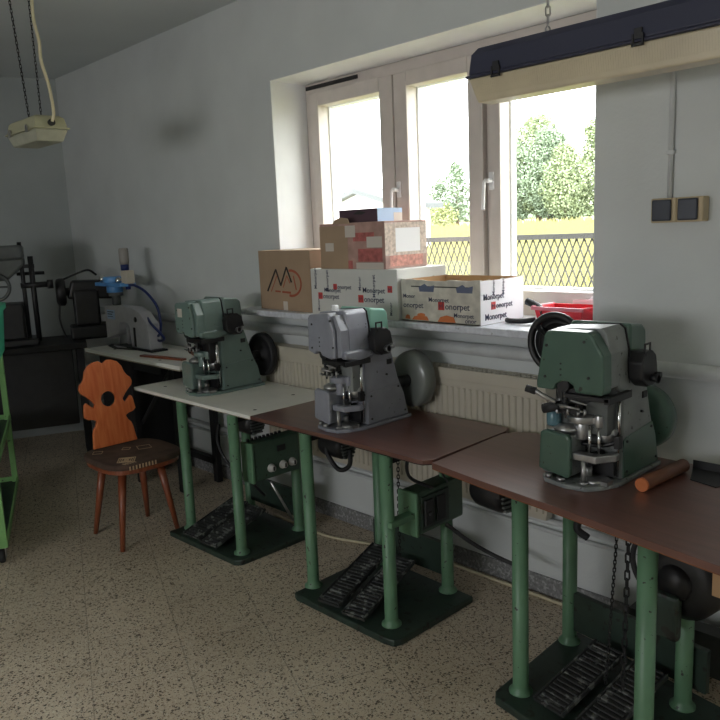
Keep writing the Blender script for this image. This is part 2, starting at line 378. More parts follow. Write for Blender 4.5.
mb.box(0, LR, .004, .008, zt-.008, zt).box(0, LR, .036, .042, zt-.008, zt).box(0, LR, .071, .075, zt-.008, zt)
mb.build('top_grille', M_rad, rad)
mb = MB(); mb.box(.2, .24, .06, .09, .5, .8).box(LR-.24, LR-.2, .06, .09, .5, .8); mb.build('bracket', M_rad, rad)
def pipe(z, y, x0, x1, r, label):
    t = thing('heating_pipe', (x0, y, z), label, 'pipe')
    MB().cyl((0, 0, 0), (x1-x0, 0, 0), r, n=16).build('pipe_run', M_pipe, t)
    m = MB()
    for k in range(int((x1-x0)/1.4)+1): m.box(.5+k*1.4-.01, .5+k*1.4+.01, -r*.3, WY-y, -.006, .006)
    m.build('bracket', M_pipe, t)
pipe(1.062, 2.612, -5.9, 3.0, .028, 'thick pale grey heating pipe along the wall just under the windowsill')
pipe(.352, 2.625, -5.9, 3.0, .014, 'thin low heating pipe along the wall behind the table legs')
pipe(.305, 2.632, -5.9, 3.0, .010, 'thinner pipe just below the other low heating pipe on the wall')
def switch(x, label):
    t = thing('socket', (x, WY, 1.625), label, 'socket', group=None)
    MB().box(-.045, .045, -.055, 0, -.042, .042).build('housing', M_swcream, t, bevel=.005)
    MB().box(-.038, .030, -.066, -.055, -.036, .037).build('flap', M_swblack, t, bevel=.005)
switch(-1.152, 'left of the two black-lidded cream wall sockets right of the window, under the conduit')
switch(-1.062, 'right of the two black-lidded cream wall sockets right of the window')
t = thing('conduit', (-1.150, WY, 1.667), 'grey surface conduit running up the wall from the black and cream sockets', 'conduit')
MB().cyl((0, -.010, 0), (0, -.010, HT-1.667), .009, n=12).build('tube', M_pipe, t)
m = MB()
for z in (.15, .6, 1.05): m.box(-.014, .014, -.022, 0, z, z+.012)
m.build('clip', M_pipe, t)

# ------------------------------------------------------------------ stands (machine tables)
def pedal(parent, x, y, w, L, rz=0, mt=M_pedal, name='pedal'):
    m = MB(); m.at((x, y, .045), (math.radians(14), 0, rz)); m.box(-w/2, w/2, 0, L, 0, .012)
    for i in range(int(L/.02)): m.box(-w/2+.012, w/2-.012, .008+i*.02, .018+i*.02, .012, .018)
    m.box(-w/2, -w/2+.006, 0, L, .012, .02).box(w/2-.006, w/2, 0, L, .012, .02)
    return m.build(name, mt, parent, bevel=.002, seg=1)
def stand(name, loc, rz, label, top_poly, top_mat, edge_mat, legs, base, h=.76, th=.02, leg_mat=M_gleg, r=.027, base_mat=M_gdark):
    t = thing(name, loc, label, 'table', rz)
    MB().prism(top_poly, h-th+.003, h, 'z').build('tabletop', top_mat, t, bevel=.0015)
    cx = sum(p[0] for p in top_poly)/len(top_poly); cy = sum(p[1] for p in top_poly)/len(top_poly)
    MB().prism([(cx+(p[0]-cx)*.999, cy+(p[1]-cy)*.999) for p in top_poly], h-th, h-th+.0035, 'z').build('table_edge', edge_mat, t)
    for (x, y) in legs:
        m = MB(); m.lathe([(0, .028), (r*1.5, .028), (r*1.5, .036), (r*1.05, .045), (r, .06), (r, h-th), (0, h-th)], (x, y, 0), 'z', 24); m.build('leg', leg_mat, t)
    xs = [p[0] for p in legs]; ys = [p[1] for p in legs]
    if base:
        MB().prism(base, 0, .03, 'z').build('base_plate', base_mat, t, bevel=.006)
        MB().box(min(xs)+r, max(xs)-r, max(ys)-.012, max(ys)+.012, .09, .24).build('back_panel', M_gdark, t, bevel=.003)
    m = MB(); m.box(min(xs)-.02, max(xs)+.02, max(ys)-.02, max(ys)+.02, h-th-.035, h-th-.0005).box(min(xs)-.02, min(xs)+.02, min(ys), max(ys)-.02, h-th-.035, h-th-.0005).box(max(xs)-.02, max(xs)+.02, min(ys), max(ys)-.02, h-th-.035, h-th-.0005)
    m.build('top_rail', M_dark, t)
    return t
def holes(parent, pts, h):
    m = MB()
    for x, y in pts: m.lathe([(0, .0008), (.008, .0008), (.010, 0), (.010, -.0005)], (x, y, h), 'z', 14)
    m.build('hole_plug', M_rubber, parent)

# T3 - brown table in the middle, origin at its front left leg
t3 = stand('machine_table', (-2.83, 1.98, 0), 0, 'brown topped table on green tube legs carrying the grey and mint machine',
  [(0, .0), (.55, .0), (1.05, -.015), (1.085, -.01), (1.11, .02), (1.095, .50), (1.075, .55), (0, .568)], M_brown, M_iron,
  [(.39, .01), (.885, -.0), (.455, .385), (.875, .37)], [(.375, -.09), (.40, -.10), (.93, -.095), (.975, -.085), (.99, -.05), (.99, .40), (.40, .42), (.37, .40)])
pedal(t3, .60, -.085, .115, .42, math.radians(9)); pedal(t3, .755, -.09, .115, .40, math.radians(9))
# electric box
def control_box(parent, x0, x1, y0, y1, z0, z1, kind):
    b = MB().box(x0, x1, y0+.02, y1, z0, z1).build('control_box', M_gbox, parent, bevel=.01)
    MB().box(x0-.004, x1+.004, y0, y0+.017, z0-.004, z1+.004).build('box_lid', M_gleg, b, bevel=.006)
    if kind == 'buttons':
        MB().box(x1, x1+.008, y0+.03, y0+.20, z0+.02, z1-.02).build('button_plate', M_gdark, b, bevel=.002)
        for k in (0, 1):
            MB().box(x1+.008, x1+.018, y0+.04+k*.075, y0+.095+k*.075, z0+.035, z1-.035).build('push_button', M_rubber, b, bevel=.006)
        MB().cyl((x1+.018, y0+.068, z0+.085), (x1+.026, y0+.068, z0+.085), .009, n=14).build('red_knob', M_iron, b)
    else:
        for yk in (.115, .19, .25):
            m = MB(); m.lathe([(0, 0), (.022, 0), (.022, .006), (.017, .008), (.016, .024), (0, .026)], (x1, y0+yk, z0+.055), 'x', 18); m.build('knob', M_dial, b, bevel=0)
            MB().box(x1+.026, x1+.029, y0+yk-.004, y0+yk+.004, z0+.045, z0+.066).build('knob_pointer', M_iron, b)
        MB().box(x1, x1+.006, y0+.16, y0+.21, z1-.07, z1-.04).build('name_plate', M_rubber, b)
        m = MB()
        for i in range(9): m.cyl((x0+.02, y0+.03+i*.025, z1-.01), (x0+.02, y0+.03+i*.025, z1+.012), .008, n=10)
        m.build('terminal', M_iron, b)
    return b
control_box(t3, .835, .930, .115, .42, .375, .555, 'buttons')
MB().box(.88, .925, -.02, .14, .45, .475).build('box_bracket', M_gleg, t3, bevel=.003)
def under_motor(parent, c, r, L, axis='x', fins=True):
    m = MB(); m.lathe([(0, 0), (r*.6, 0), (r*.9, .012), (r, .03), (r, L-.03), (r*.9, L-.012), (r*.5, L), (0, L)], c, axis, 24); o = m.build('motor', M_iron, parent)
    if fins:
        m = MB()
        for k in range(7):
            z = c[2]-r*.75+k*r*.25; dx = math.sqrt(max(0, r*r-(z-c[2])**2))*.7
            if axis == 'x': m.box(c[0]+L-.012, c[0]+L+.004, c[1]-dx, c[1]+dx, z-.004, z+.004)
            else: m.box(c[0]-dx, c[0]+dx, c[1]-.006, c[1]+.008, z-.004, z+.004)
        m.build('vent_ribs', M_ironl, o)
    m = MB(); m.box(c[0]-.02+(L/2 if axis == 'x' else 0), c[0]+.02+(L/2 if axis == 'x' else 0), c[1]+(L/2 if axis == 'y' else 0)-.02, c[1]+(L/2 if axis == 'y' else 0)+.02, c[2]+r*.8, .741)
    m.build('motor_mount', M_iron, parent)
    return o
under_motor(t3, (.18, .30, .60), .062, .17, 'x')
for P_, r_ in (([(.36, .30, .59), (.37, .28, .52), (.33, .25, .50), (.27, .24, .56), (.25, .25, .6)], .011), ([(.93, .22, .555), (.90, .12, .62), (.91, .1, .70), (.96, .12, .735)], .007),
    ([(.96, .28, .57), (.98, .2, .66), (.99, .12, .735)], .004), ([(.93, .30, .375), (1.0, .36, .3), (1.08, .42, .24), (1.22, .46, .2)], .009)):
    MB().tube(bez(P_), r_, 8).build('power_cable', M_rubber, t3)

# T2 - cream table
t2 = stand('machine_table', (-3.975, 1.98, 0), 0, 'cream topped table on green tube legs carrying the grey-green machine with a black wheel',
  [(0, 0), (1.14, 0), (1.142, .565), (0, .568)], M_cream, M_creamedge,
  [(.505, .01), (.995, -.0), (.52, .40), (.98, .385)], [(.455, -.1), (1.04, -.08), (1.07, -.05), (1.07, .40), (.45, .42)])
holes(t2, [(.15, .12), (1.06, .09), (.95, .42), (1.05, .50)], .76)
pedal(t2, .66, -.085, .13, .36, math.radians(6)); pedal(t2, .82, -.085, .13, .36, math.radians(6))
control_box(t2, .96, 1.045, .06, .365, .385, .585, 'knobs')
MB().tube([(1.03, .18, .36), (1.04, .30, .12)], .007, 8).build('pull_rod', M_steel, t2)
under_motor(t2, (.60, .30, .60), .065, .18, 'x')
m = MB(); m.tube(bez([(.62, .16, .6), (.66, .12, .52), (.74, .12, .42), (.80, .2, .32), (.8, .3, .2)]), .008, 8); m.build('power_cable', M_rubber, t2)

# T4 - nearest brown table, turned a little
R4 = math.radians(-8)
def l4(x, y, o=(-1.70, 1.965)):
    dx, dy = x-o[0], y-o[1]; c, s = math.cos(-R4), math.sin(-R4); return (dx*c-dy*s, dx*s+dy*c)
tp = [l4(*p) for p in [(-1.70, 1.968), (-1.45, 1.921), (-1.12, 1.872), (-.85, 1.822), (-.50, 1.76), (-.42, 1.76), (-.40, 2.50), (-1.45, 2.53), (-1.62, 2.525), (-1.69, 2.50), (-1.725, 2.44)]]
lg = [l4(*p) for p in [(-1.315, 1.955), (-.846, 1.87), (-1.355, 2.34), (-.885, 2.24)]]
bp_ = [l4(*p) for p in [(-1.38, 1.90), (-1.36, 1.87), (-.78, 1.77), (-.75, 1.80), (-.70, 2.30), (-1.36, 2.42), (-1.40, 2.40)]]
t4 = stand('machine_table', (-1.70, 1.965, 0), R4, 'nearest brown topped table with orange edge, carrying the dark green machine', tp, M_brown, M_edge, lg, bp_, th=.024)
a = l4(-1.03, 2.30)
under_motor(t4, (l4(-1.70, 2.25)[0], l4(-1.7, 2.25)[1], .60), .075, .17, 'x')
# large right-hand clutch motor
c = l4(-.865, 2.10)
mo = MB().lathe([(0, 0), (.07, 0), (.10, .01), (.125, .03), (.125, .16), (.10, .19), (0, .19)], (c[0], c[1], .52), 'y', 28).build('clutch_motor', M_iron, t4)
MB().lathe([(0, -.02), (.05, -.02), (.055, 0)], (c[0], c[1], .52), 'y', 20).build('motor_boss', M_iron, mo)
MB().box(c[0]-.085, c[0]+.03, c[1]-.04, c[1]-.001, .345, .49).build('junction_box', M_gdark, mo, bevel=.012)
m = MB(); m.box(c[0]-.03, c[0]+.03, c[1]+.06, c[1]+.14, .6, .735); m.build('motor_bracket', M_iron, mo, bevel=.01)
m = MB(); m.torus((c[0]-.13, c[1]+.16, .47), .12, .0095, 'y', a0=math.radians(70), a1=math.radians(270)); m.torus((c[0]-.0, c[1]+.12, .53), .10, .0095, 'y', a0=math.radians(60), a1=math.radians(180)); m.build('belt_guard', M_rubber, mo)
MB().box(c[0]+.13, c[0]+.19, c[1]-.03, c[1]-.0, .54, .64).build('wood_block', wood('pale_wood', (.42, .25, .12), (.5, .32, .17), .6), mo)
m = MB(); q = l4(-1.38, 2.25); q2 = l4(-1.15, 2.3)
m.tube(bez([(q[0], q[1], .62), (q[0]+.06, q[1]-.02, .60), (q[0]+.13, q[1], .59), (q2[0], q2[1], .63), (q2[0]+.02, q2[1], .73)]), .009, 8); m.tube(bez([(q[0]+.13, q[1], .59), (q[0]+.13, q[1]-.02, .55), (q[0]+.16, q[1], .52)]), .013, 8)
m.build('power_cable', M_rubber, t4)
a = l4(-1.02, 2.03); b = l4(-.80, 2.32)
MB().tube([(a[0], a[1], .725), (b[0], b[1], .50)], .008, 8).build('brace_rod', M_steel, t4)
pedal(t4, .52, .02, .12, .34); pedal(t4, .68, .02, .12, .34)

# T1 - cream table on black frame, higher, at the far left
t1 = thing('machine_table', (-5.04, 2.175, 0), 'higher cream topped table on a black steel frame carrying the small silver machine', 'table')
MB().prism([(0, 0), (1.26, 0), (1.26, .44), (0, .44)], .846, .87, 'z').build('tabletop', M_cream, t1, bevel=.002)
MB().box(.005, 1.255, .004, .436, .838, .847).build('table_edge', M_creamedge, t1)
for (x, y) in ((.55, .06), (.55, .40), (.95, .14), (.95, .40)):
    MB().box(x-.025, x+.025, y-.02, y+.02, 0, .838).build('leg', M_dark, t1, bevel=.003)
MB().tube([(.55, .10, .40), (.95, .12, .8)], .014, 6).build('brace', M_dark, t1); MB().tube([(.55, .10, .8), (.15, .12, .835)], .012, 6).build('brace', M_dark, t1)
MB().box(.55, .95, .38, .42, .12, .16).build('frame_rail', M_dark, t1); MB().box(.57, .93, .06, .09, .77, .83).build('frame_rail', M_dark, t1)
MB().box(.06, .5, .07, .40, .06, .83).build('side_cabinet', M_dark, t1, bevel=.004)
holes(t1, [(.95, .05), (.25, .1)], .87)

# ------------------------------------------------------------------ buttonhole machines
def machine(loc, label, P):
    """local: x right, y back, z up; the head front at y=0"""
    t = thing('buttonhole_machine', loc, label, 'sewing machine', group=None); t.scale = (P.get('sx', 1), 1, 1)
    G, B, R, FC, W = P['body'], P['body'], P['rear'], P['front'], P['wheel']
    # base with rounded front
    m = MB(); m.prism([(-.125, .05), (-.10, .02), (-.02, .0), (.05, .01), (.085, .05), (.112, .12), (.112, .42), (-.12, .42), (-.125, .35)], 0, .016, 'z'); m.build('base', P['base'], t, bevel=.004)
    # column
    col = MB().prism([(.145, .016), (.405, .016), (.385, .10), (.345, .20), (.315, .30), (.295, .36), (.295, .40), (.145, .40)], -.10, .105, 'x').build('column', B, t, bevel=.008)
    MB().prism([(.15, .022), (.40, .022), (.375, .12), (.35, .17), (.17, .155), (.15, .145)], .105, .109, 'x').build('side_panel', P['panel'], col, bevel=.001)
    m = MB(); m.box(.105, .110, .275, .305, .262, .285); m.build('oval_hole', M_rubber, col, bevel=.002)
    m = MB()
    for y, z in ((.17, .04), (.38, .04), (.34, .155), (.17, .14), (.27, .22)): m.cyl((.105, y, z), (.1125, y, z), .0045, n=10)
    m.build('screw', M_iron, col)
    # head mid body
    m = MB(); m.prism([(-.108, .325), (-.108, .485), (-.092, .507), (.075, .517), (.092, .505), (.106, .44), (.108, .33)], .055, .175, 'y'); head = m.build('head', P['mid'], t, bevel=.006)
    MB().prism([(.145, .30), (.20, .30), (.20, .345), (.16, .375), (.115, .375), (.10, .34), (.115, .315)], .085, .109, 'x').build('head_shoulder', P['mid'], t, bevel=.01)
    # front cap
    pr = P['cap']
    if pr == 'square':
        poly_ = [(-.118, .318), (-.118, .34), (-.090, .492), (-.078, .508), (.062, .510), (.074, .500), (.112, .44), (.114, .345), (.110, .318), (.02, .318), (.012, .338), (-.005, .350), (-.03, .350), (-.048, .338), (-.056, .318)]
        cap = MB().prism(poly_, 0, .058, 'y').build('front_cover', FC, t, bevel=.007)
    else:
        poly_ = [(-.118, .345), (-.112, .485), (-.100, .500), (.030, .510), (.045, .500), (.072, .44), (.076, .325), (.040, .318), (-.02, .330), (-.03, .345), (-.06, .345), (-.07, .33)]
        cap = MB().prism(poly_, 0, .058, 'y').build('front_cover', FC, t, bevel=.008)
        MB().prism([(.050, .500), (.072, .502), (.106, .44), (.108, .33), (.078, .325), (.078, .44)], .012, .056, 'y').build('chamfer_strip', P['mid'], t, bevel=.003)
    m = MB()
    for x, z in ((-.085, .36), (-.08, .46), (.05, .48), (.065, .37)): m.cyl((x, -.003, z), (x, .002, z), .0045, n=10)
    for k in range(3): m.cyl((-.03, -.002, .37+k*.018), (-.03, .002, .37+k*.018), .003, n=8)
    m.build('screw', M_iron, cap)
    if P.get('plate'):
        MB().box(-.075, -.03, -.0025, .001, .425, .47).build('name_plate', P['plate'], cap)
    # rear cover
    m = MB(); m.prism([(.178, .385), (.178, .512), (.19, .518), (.27, .508), (.292, .492), (.302, .385)], -.104, .108, 'x'); m.build('rear_cover', R, t, bevel=.012, seg=3)
    MB().prism([(-.106, .33), (-.106, .487), (-.09, .509), (.077, .519), (.095, .506), (.109, .44), (.110, .33)], .1755, .1785, 'y').build('seam_strip', M_rubber, t)
    # oiler/knob on top
    if P.get('topknob'):
        m = MB().box(-.012, .014, .06, .083, .512, .538).build('top_knob', M_white if P['topknob'] == 2 else M_steel, t, bevel=.004)
        MB().cyl((-.0125, .07, .53), (-.015, .07, .53), .008, n=12).build('knob_hole', M_iron, m)
    if P.get('chin'):
        MB().prism([(.02, .322), (.02, .352), (.12, .352), (.175, .34), (.19, .325), (.17, .318), (.10, .300)], .085, .128, 'x').build('rounded_chin', P['mid'], t, bevel=.012, seg=3)
    # post bed
    m = MB(); m.box(-.118, -.012, .035, .12, .03, .165); m.prism([(.035, .03), (.12, .03), (.16, .016), (.16, .06), (.12, .165)], -.10, -.02, 'x'); post = m.build('post_bed', P['base'], t, bevel=.006)
    MB().prism([(-.122, .045), (-.116, .17), (-.10, .178), (-.02, .172), (-.008, .16), (-.008, .035), (-.02, .028)], .018, .042, 'y').build('post_cover', FC, t, bevel=.007)
    MB().cyl((-.09, .032, .016), (-.09, .032, .03), .012).build('foot_screw', M_steel, t)
    MB().cyl((-.04, .022, 0), (-.04, .022, .03), .006).cyl((-.04, .022, .016), (-.04, .022, .03), .014).build('foot_screw', M_steel, t)
    MB().cyl((.03, .04, .016), (.03, .04, .09), .009).cyl((.03, .04, .016), (.03, .04, .024), .016).build('foot_screw', M_steel, t)
    # turntable parts on the post
    m = MB(); m.lathe([(0, 0), (.042, 0), (.042, .014), (.03, .018), (.03, .022), (.0, .022)], (-.052, .078, .172), 'z', 28); m.build('turntable', M_steel, t)
    m = MB(); m.lathe([(0, 0), (.048, 0), (.050, .008), (.050, .022), (.040, .03), (0, .03)], (-.005, .095, .205), 'z', 28); m.cyl((-.005, .095, .15), (-.005, .095, .205), .028); m.box(-.005, .062, .075, .105, .208, .228); m.cyl((.055, .09, .195), (.055, .09, .235), .016)
    m.build('rotary_clamp', P['metal'], t, bevel=.002)
    m = MB(); m.cyl((.055, .09, .10), (.055, .09, .20), .006); m.cyl((.03, .075, .10), (.03, .075, .20), .005); m.cyl((.108, .115, .14), (.108, .115, .29), .0055); m.cyl((.098, .130, .03), (.098, .130, .32), .004)
    m.build('guide_rod', M_chrome, t)
    m = MB(); m.ball((.06, .128, .165), .032, 20, 12, (1, 1, 1)); m.build('dome_cap', M_steel, t)
    m = MB(); m.prism([(-.012, .04), (.07, .04), (.108, .10), (.108, .125), (.085, .125), (.06, .075), (-.012, .075)], .088, .112, 'z'); m.build('side_arm', P['metal'], t, bevel=.004)
    m = MB(); m.tube(bez([(-.01, .10, .13), (.04, .11, .128), (.08, .12, .138), (.11, .13, .155)]), .007, 8); m.torus((.04, .12, .07), .035, .008, 'x', a0=0, a1=PI); m.box(.0, .09, .12, .146, .03, .09); m.box(.10, .116, .10, .125, .13, .17)
    m.build('linkage', M_iron, t)
    m = MB(); m.lathe([(0, 0), (.045, 0), (.045, .008), (.035, .014), (0, .014)], (.045, .09, .016), 'z', 24); m.box(.03, .1, .06, .10, .016, .028); m.cyl((.02, .09, .03), (.02, .09, .06), .012); m.build('foot_disc', M_steel, t)
    # dark works below the head
    m = MB(); m.box(-.06, .05, .03, .145, .285, .325); m.box(-.03, .125, .015, .035, .295, .31); m.box(.108, .128, .015, .16, .29, .312)
    m.cyl((-.03, .03, .25), (-.03, .03, .33), .010).cyl((-.03, .03, .225), (-.03, .03, .25), .004).cyl((0.0, .06, .24), (0.0, .06, .30), .012).box(-.05, .01, .03, .09, .24, .258)
    m.build('needle_works', M_iron, t, bevel=.002)
    MB().cyl((-.03, .055, .335), (-.03, .012, .335), .021).build('presser_block', M_iron, t)
    m = MB(); m.cyl((-.03, .02, .26), (-.03, .02, .275), .014)
    m.tube([(-.06, .03, .265), (-.015, .0, .272), (.03, .01, .266)], .004, 8).tube([(-.07, .06, .255), (-.02, .03, .25), (.02, .06, .246)], .004, 8).tube([(-.05, .01, .25), (-.06, .05, .236)], .004, 6).tube([(.0, .01, .29), (.05, .02, .28)], .003, 6)
    for i in range(6): m.cyl((-.055+i*.018, .025+.01*(i % 2), .238), (-.055+i*.018, .025+.01*(i % 2), .246+.008*(i % 3)), .005, n=8)
    m.build('thread_works', M_steel, t)
    m = MB(); m.box(-.085, .085, .085, .144, .17, .29); m.build('inner_recess', P['inner'], t, bevel=.004)
    if P.get('lever'):
        m = MB(); m.tube(bez([(-.06, .02, .275), (-.09, .0, .295), (-.125, -.01, .315)]), [.008]*17, 10); m.build('hand_lever', M_steel, t)
        m = MB(); m.tube([(-.115, -.008, .309), (-.145, -.018, .318)], .012, 10); m.cyl((-.11, .03, .245), (-.05, .04, .262), .016); m.build('lever_knob', M_rubber, t)
        m = MB(); m.lathe([(0, 0), (.022, 0), (.024, .006), (.024, .045), (.02, .05), (0, .05)], (-.095, .07, .185), 'z', 20); m.build('oil_cup', mat('oil_cup_blue', (.10, .2, .24), .25, noise=.1), t)
    # black side block with knob
    m = MB(); m.prism([(.165, .345), (.16, .40), (.185, .435), (.235, .432), (.26, .415), (.275, .36), (.255, .318), (.205, .318)], .109, .158, 'x'); blk = m.build('side_gearbox', M_iron, t, bevel=.006)
    m = MB()
    m.box(.16, .164, .165, .205, .43, .436).box(.16, .164, .165, .205, .456, .462).box(.16, .164, .165, .171, .43, .462).box(.16, .164, .199, .205, .43, .462).box(.109, .162, .18, .19, .42, .434)
    m.build('spring_clip', M_iron, blk)
    m = MB(); m.cyl((.158, .225, .345), (.182, .225, .345), .012).cyl((.158, .255, .35), (.176, .255, .35), .010).cyl((.178, .225, .345), (.182, .225, .345), .016); m.build('adjust_knob', M_steel if not P.get('darkknob') else M_iron, blk)
    # big rear wheel
    wx, wy, wz, wr = P.get('w', (.03, .445, .165, .128))
    if P.get('plainwheel'):
        m = MB(); m.lathe([(.0, -.02), (.03, -.02), (.035, 0), (wr*.82, .004), (wr*.85, -.008), (wr*.96, -.012), (wr, .0), (wr, .028), (wr*.9, .035), (0, .035)], (wx, wy, wz), 'y', 40)
    else:
        m = MB(); m.lathe([(0, -.012), (wr*.5, -.012), (wr*.85, -.006), (wr*.97, .005), (wr, .02), (wr, .052), (wr*.9, .065), (0, .065)], (wx, wy, wz), 'y', 40)
    wh = m.build('hand_wheel', W, t)
    MB().cyl((wx, .33, wz), (wx, wy+.01, wz), .028).build('wheel_shaft', M_iron, t)
    if P.get('spokewheel'):
        c_ = (-.195, .24, .425); m = MB(); m.torus(c_, .098, .013, 'y', n=36, m=10)
        for k in range(3):
            a_ = 2*PI*k/3+.4; m.tube([c_, (c_[0]+.095*math.cos(a_), c_[1], c_[2]+.095*math.sin(a_))], .010, 8)
        m.lathe([(0, -.02), (.028, -.02), (.03, .02), (0, .02)], c_, 'y', 18); m.lathe([(.07, .012), (.088, .012), (.088, .018), (0.02, .02)], c_, 'y', 30)
        o = m.build('spoked_wheel', M_iron, t); MB().cyl((-.105, .24, .425), (c_[0], .24, .425), .014).build('spoke_wheel_shaft', M_iron, o)
    return t
# nearest
machine((-1.180, 2.025, .76), 'dark green worn machine on the nearest brown table, spoked black wheel at its left',
  dict(body=M_greyg, rear=M_gmach, front=M_gmach, wheel=M_gmach, mid=M_greyg, panel=M_gmach, base=M_greyg, metal=M_steel, cap='square', inner=M_ironl, lever=1, spokewheel=1, darkknob=1, w=(.01, .45, .145, .118)))
machine((-2.31, 2.01, .76), 'grey machine with a mint rear cover and grey wheel, on the middle brown table',
  dict(body=M_grey, rear=M_mint, front=M_grey, wheel=M_dome, mid=M_grey, panel=M_grey, base=M_grey, metal=M_grey, cap='narrow', inner=M_greyg, topknob=2, chin=1, w=(.065, .455, .16, .132), plate=None, sx=.88))
machine((-3.462, 2.05, .76), 'grey-green machine with a flat black wheel on the cream topped table',
  dict(body=M_gpale, rear=M_gpale, front=M_gpale, wheel=M_rubber, mid=M_gpale, panel=M_gpale, base=M_gpale, metal=M_gpale, cap='narrow', inner=M_iron, chin=1, plainwheel=1, topknob=0, w=(.035, .455, .165, .125), plate=M_tape, sx=.92))

# ------------------------------------------------------------------ small silver machine with pneumatic head on T1
g = thing('pneumatic_machine', (-4.86, 2.40, .8705), 'small silver machine with a blue pneumatic cylinder and hose on the far cream table', 'sewing machine')
m = MB(); m.prism([(-.20, .04), (-.20, .285), (.20, .285), (.30, .255), (.40, .18), (.42, .012), (.16, .012), (.15, .15), (.125, .175), (.02, .17), (.0, .12), (-.02, .09), (-.17, .055)], -.045, .045, 'y'); m.build('body', M_silverm, g, bevel=.006)
MB().box(.21, .235, -.048, -.044, .02, .15).build('slot', M_iron, g)
m = MB(); m.lathe([(.0, -.004), (.018, -.004), (.018, .0), (0, 0)], (.25, -.045, .205), 'y', 16); m.build('side_knob', M_iron, g)
m = MB(); m.box(-.16, -.045, -.047, -.0445, .19, .255); m.build('sticker', M_lblue, g)
m = MB(); m.box(-.15, -.06, -.0478, -.0468, .238, .244).box(-.15, -.08, -.0478, -.0468, .222, .228).box(-.15, -.07, -.0478, -.0468, .206, .210); m.build('sticker_print', M_inkb, g)
m = MB(); m.box(-.06, .46, -.06, .06, 0, .012); m.prism([(-.12, -.08), (-.16, -.04), (-.1, .03), (.18, .07), (.3, .03), (.26, -.06), (.05, -.12)], 0, .006, 'z'); m.build('base_plate', M_iron, g, bevel=.002)
m = MB(); m.prism([(-.08, -.06), (-.11, -.03), (-.06, .02), (.14, .05), (.2, .0), (.14, -.05), (.04, -.09)], .006, .010, 'z'); m.cyl((-.1, 0, .01), (-.1, 0, .07), .006).cyl((.05, .0, .02), (.05, .0, .17), .016); m.build('needle_plate', M_silverm, g)
m = MB(); m.cyl((-.09, 0, .285), (-.09, 0, .35), .03).cyl((-.09, 0, .35), (-.09, 0, .375), .05); m.build('coupling', M_ironl, g, bevel=.002)
m = MB(); m.cyl((-.1, 0, .375), (-.1, 0, .42), .055, n=24).cyl((-.1, 0, .44), (-.1, 0, .485), .075, n=24)
m.prism([(-.28, -.06), (-.28, .06), (.10, .06), (.12, .0), (.10, -.06)], .42, .445, 'z'); m.build('pneumatic_cylinder', M_blue, g, bevel=.004)
MB().ball((-.21, -.03, .468), .028).build('bolt', M_chrome, g); MB().ball((.03, -.03, .462), .022).build('bolt', M_chrome, g)
m = MB(); m.box(.07, .15, -.03, .03, .44, .53); m.build('valve_block', mat('valve_beige', (.6, .55, .45), .4), g, bevel=.004)
MB().cyl((.08, 0, .53), (.08, 0, .57), .028).build('valve_ring', M_hose, g)
MB().lathe([(0, 0), (.03, 0), (.033, .02), (.033, .10), (.028, .11), (0, .11)], (.08, 0, .57), 'z', 20).build('silencer', mat('sintered_grey', (.33, .31, .28), .5), g)
m = MB(); m.tube(bez([(.12, 0, .43), (.22, -.01, .43), (.36, -.01, .39), (.47, 0, .30), (.50, 0, .20), (.47, .01, .13), (.42, .02, .10)], 10), .009, 8)
m.tube(bez([(.33, .0, .22), (.42, -.02, .18), (.52, -.02, .13), (.53, .0, .09), (.46, .01, .07), (.42, .02, .07)], 10), .009, 8); m.cyl((.10, 0, .40), (.10, 0, .445), .018); m.build('air_hose', M_hose, g)

t = thing('wooden_strip', (-4.33, 2.215, .87), 'long red-brown wooden strip lying on the far cream table in front of the silver machine', 'strip', math.radians(10)); MB().box(0, .40, 0, .04, 0, .012).build('strip', M_cleg, t, bevel=.003)
t = thing('wooden_plate', (-4.05, 2.50, .87), 'brown wooden board lying on the far cream table behind the grey-green machine', 'board', math.radians(-15)); MB().prism([(-.14, -.05), (.12, -.07), (.15, .03), (.05, .08), (-.14, .06)], 0, .014, 'z').build('board', M_edge, t, bevel=.003)

# ------------------------------------------------------------------ things on the near table
t = thing('wooden_bar', (-1.0, 2.15, .76), 'round wooden bar with an orange end lying beside the dark green machine', 'bar', math.radians(-4))
MB().cyl((0, .01, .022), (0, .27, .022), .022, n=20).build('bar', M_barw, t); MB().cyl((0, 0, .022), (0, .012, .022), .0215, n=20).build('end_cap', M_inko, t)
t = thing('black_plate', (-.87, 2.37, .76), 'thin bent black metal plate lying on the nearest table by the wall', 'metal plate')
m = MB(); m.prism([(-.06, -.02), (.03, -.045), (.045, .01), (.02, .10), (-.10, .10)], 0, .003, 'z'); m.box(-.10, .02, .10, .103, 0, .03); m.build('plate', M_iron, t)
# chains
def chain(name, p0, p1, label, **k):
    o = chain_mesh(MB(), (0, 0, 0), Vector(p1)-Vector(p0), **k).build(name, M_dark); o.location = p0; tag(o, label, 'chain')
chain('pull_chain', (-1.012, 2.03, .737), (-1.045, 2.03, .14), 'thinner of the two chains hanging under the nearest table', L=.016, r=.0018, w=.004)
chain('pull_chain', (-.985, 2.045, .737), (-.995, 2.045, .14), 'thicker long-linked chain of the two hanging under the nearest table', L=.034, r=.003, w=.007)
chain('pull_chain', (-2.03, 2.14, .741), (-2.06, 2.16, .22), 'chain hanging under the middle brown table to its pedal', L=.02, r=.0022, w=.005)
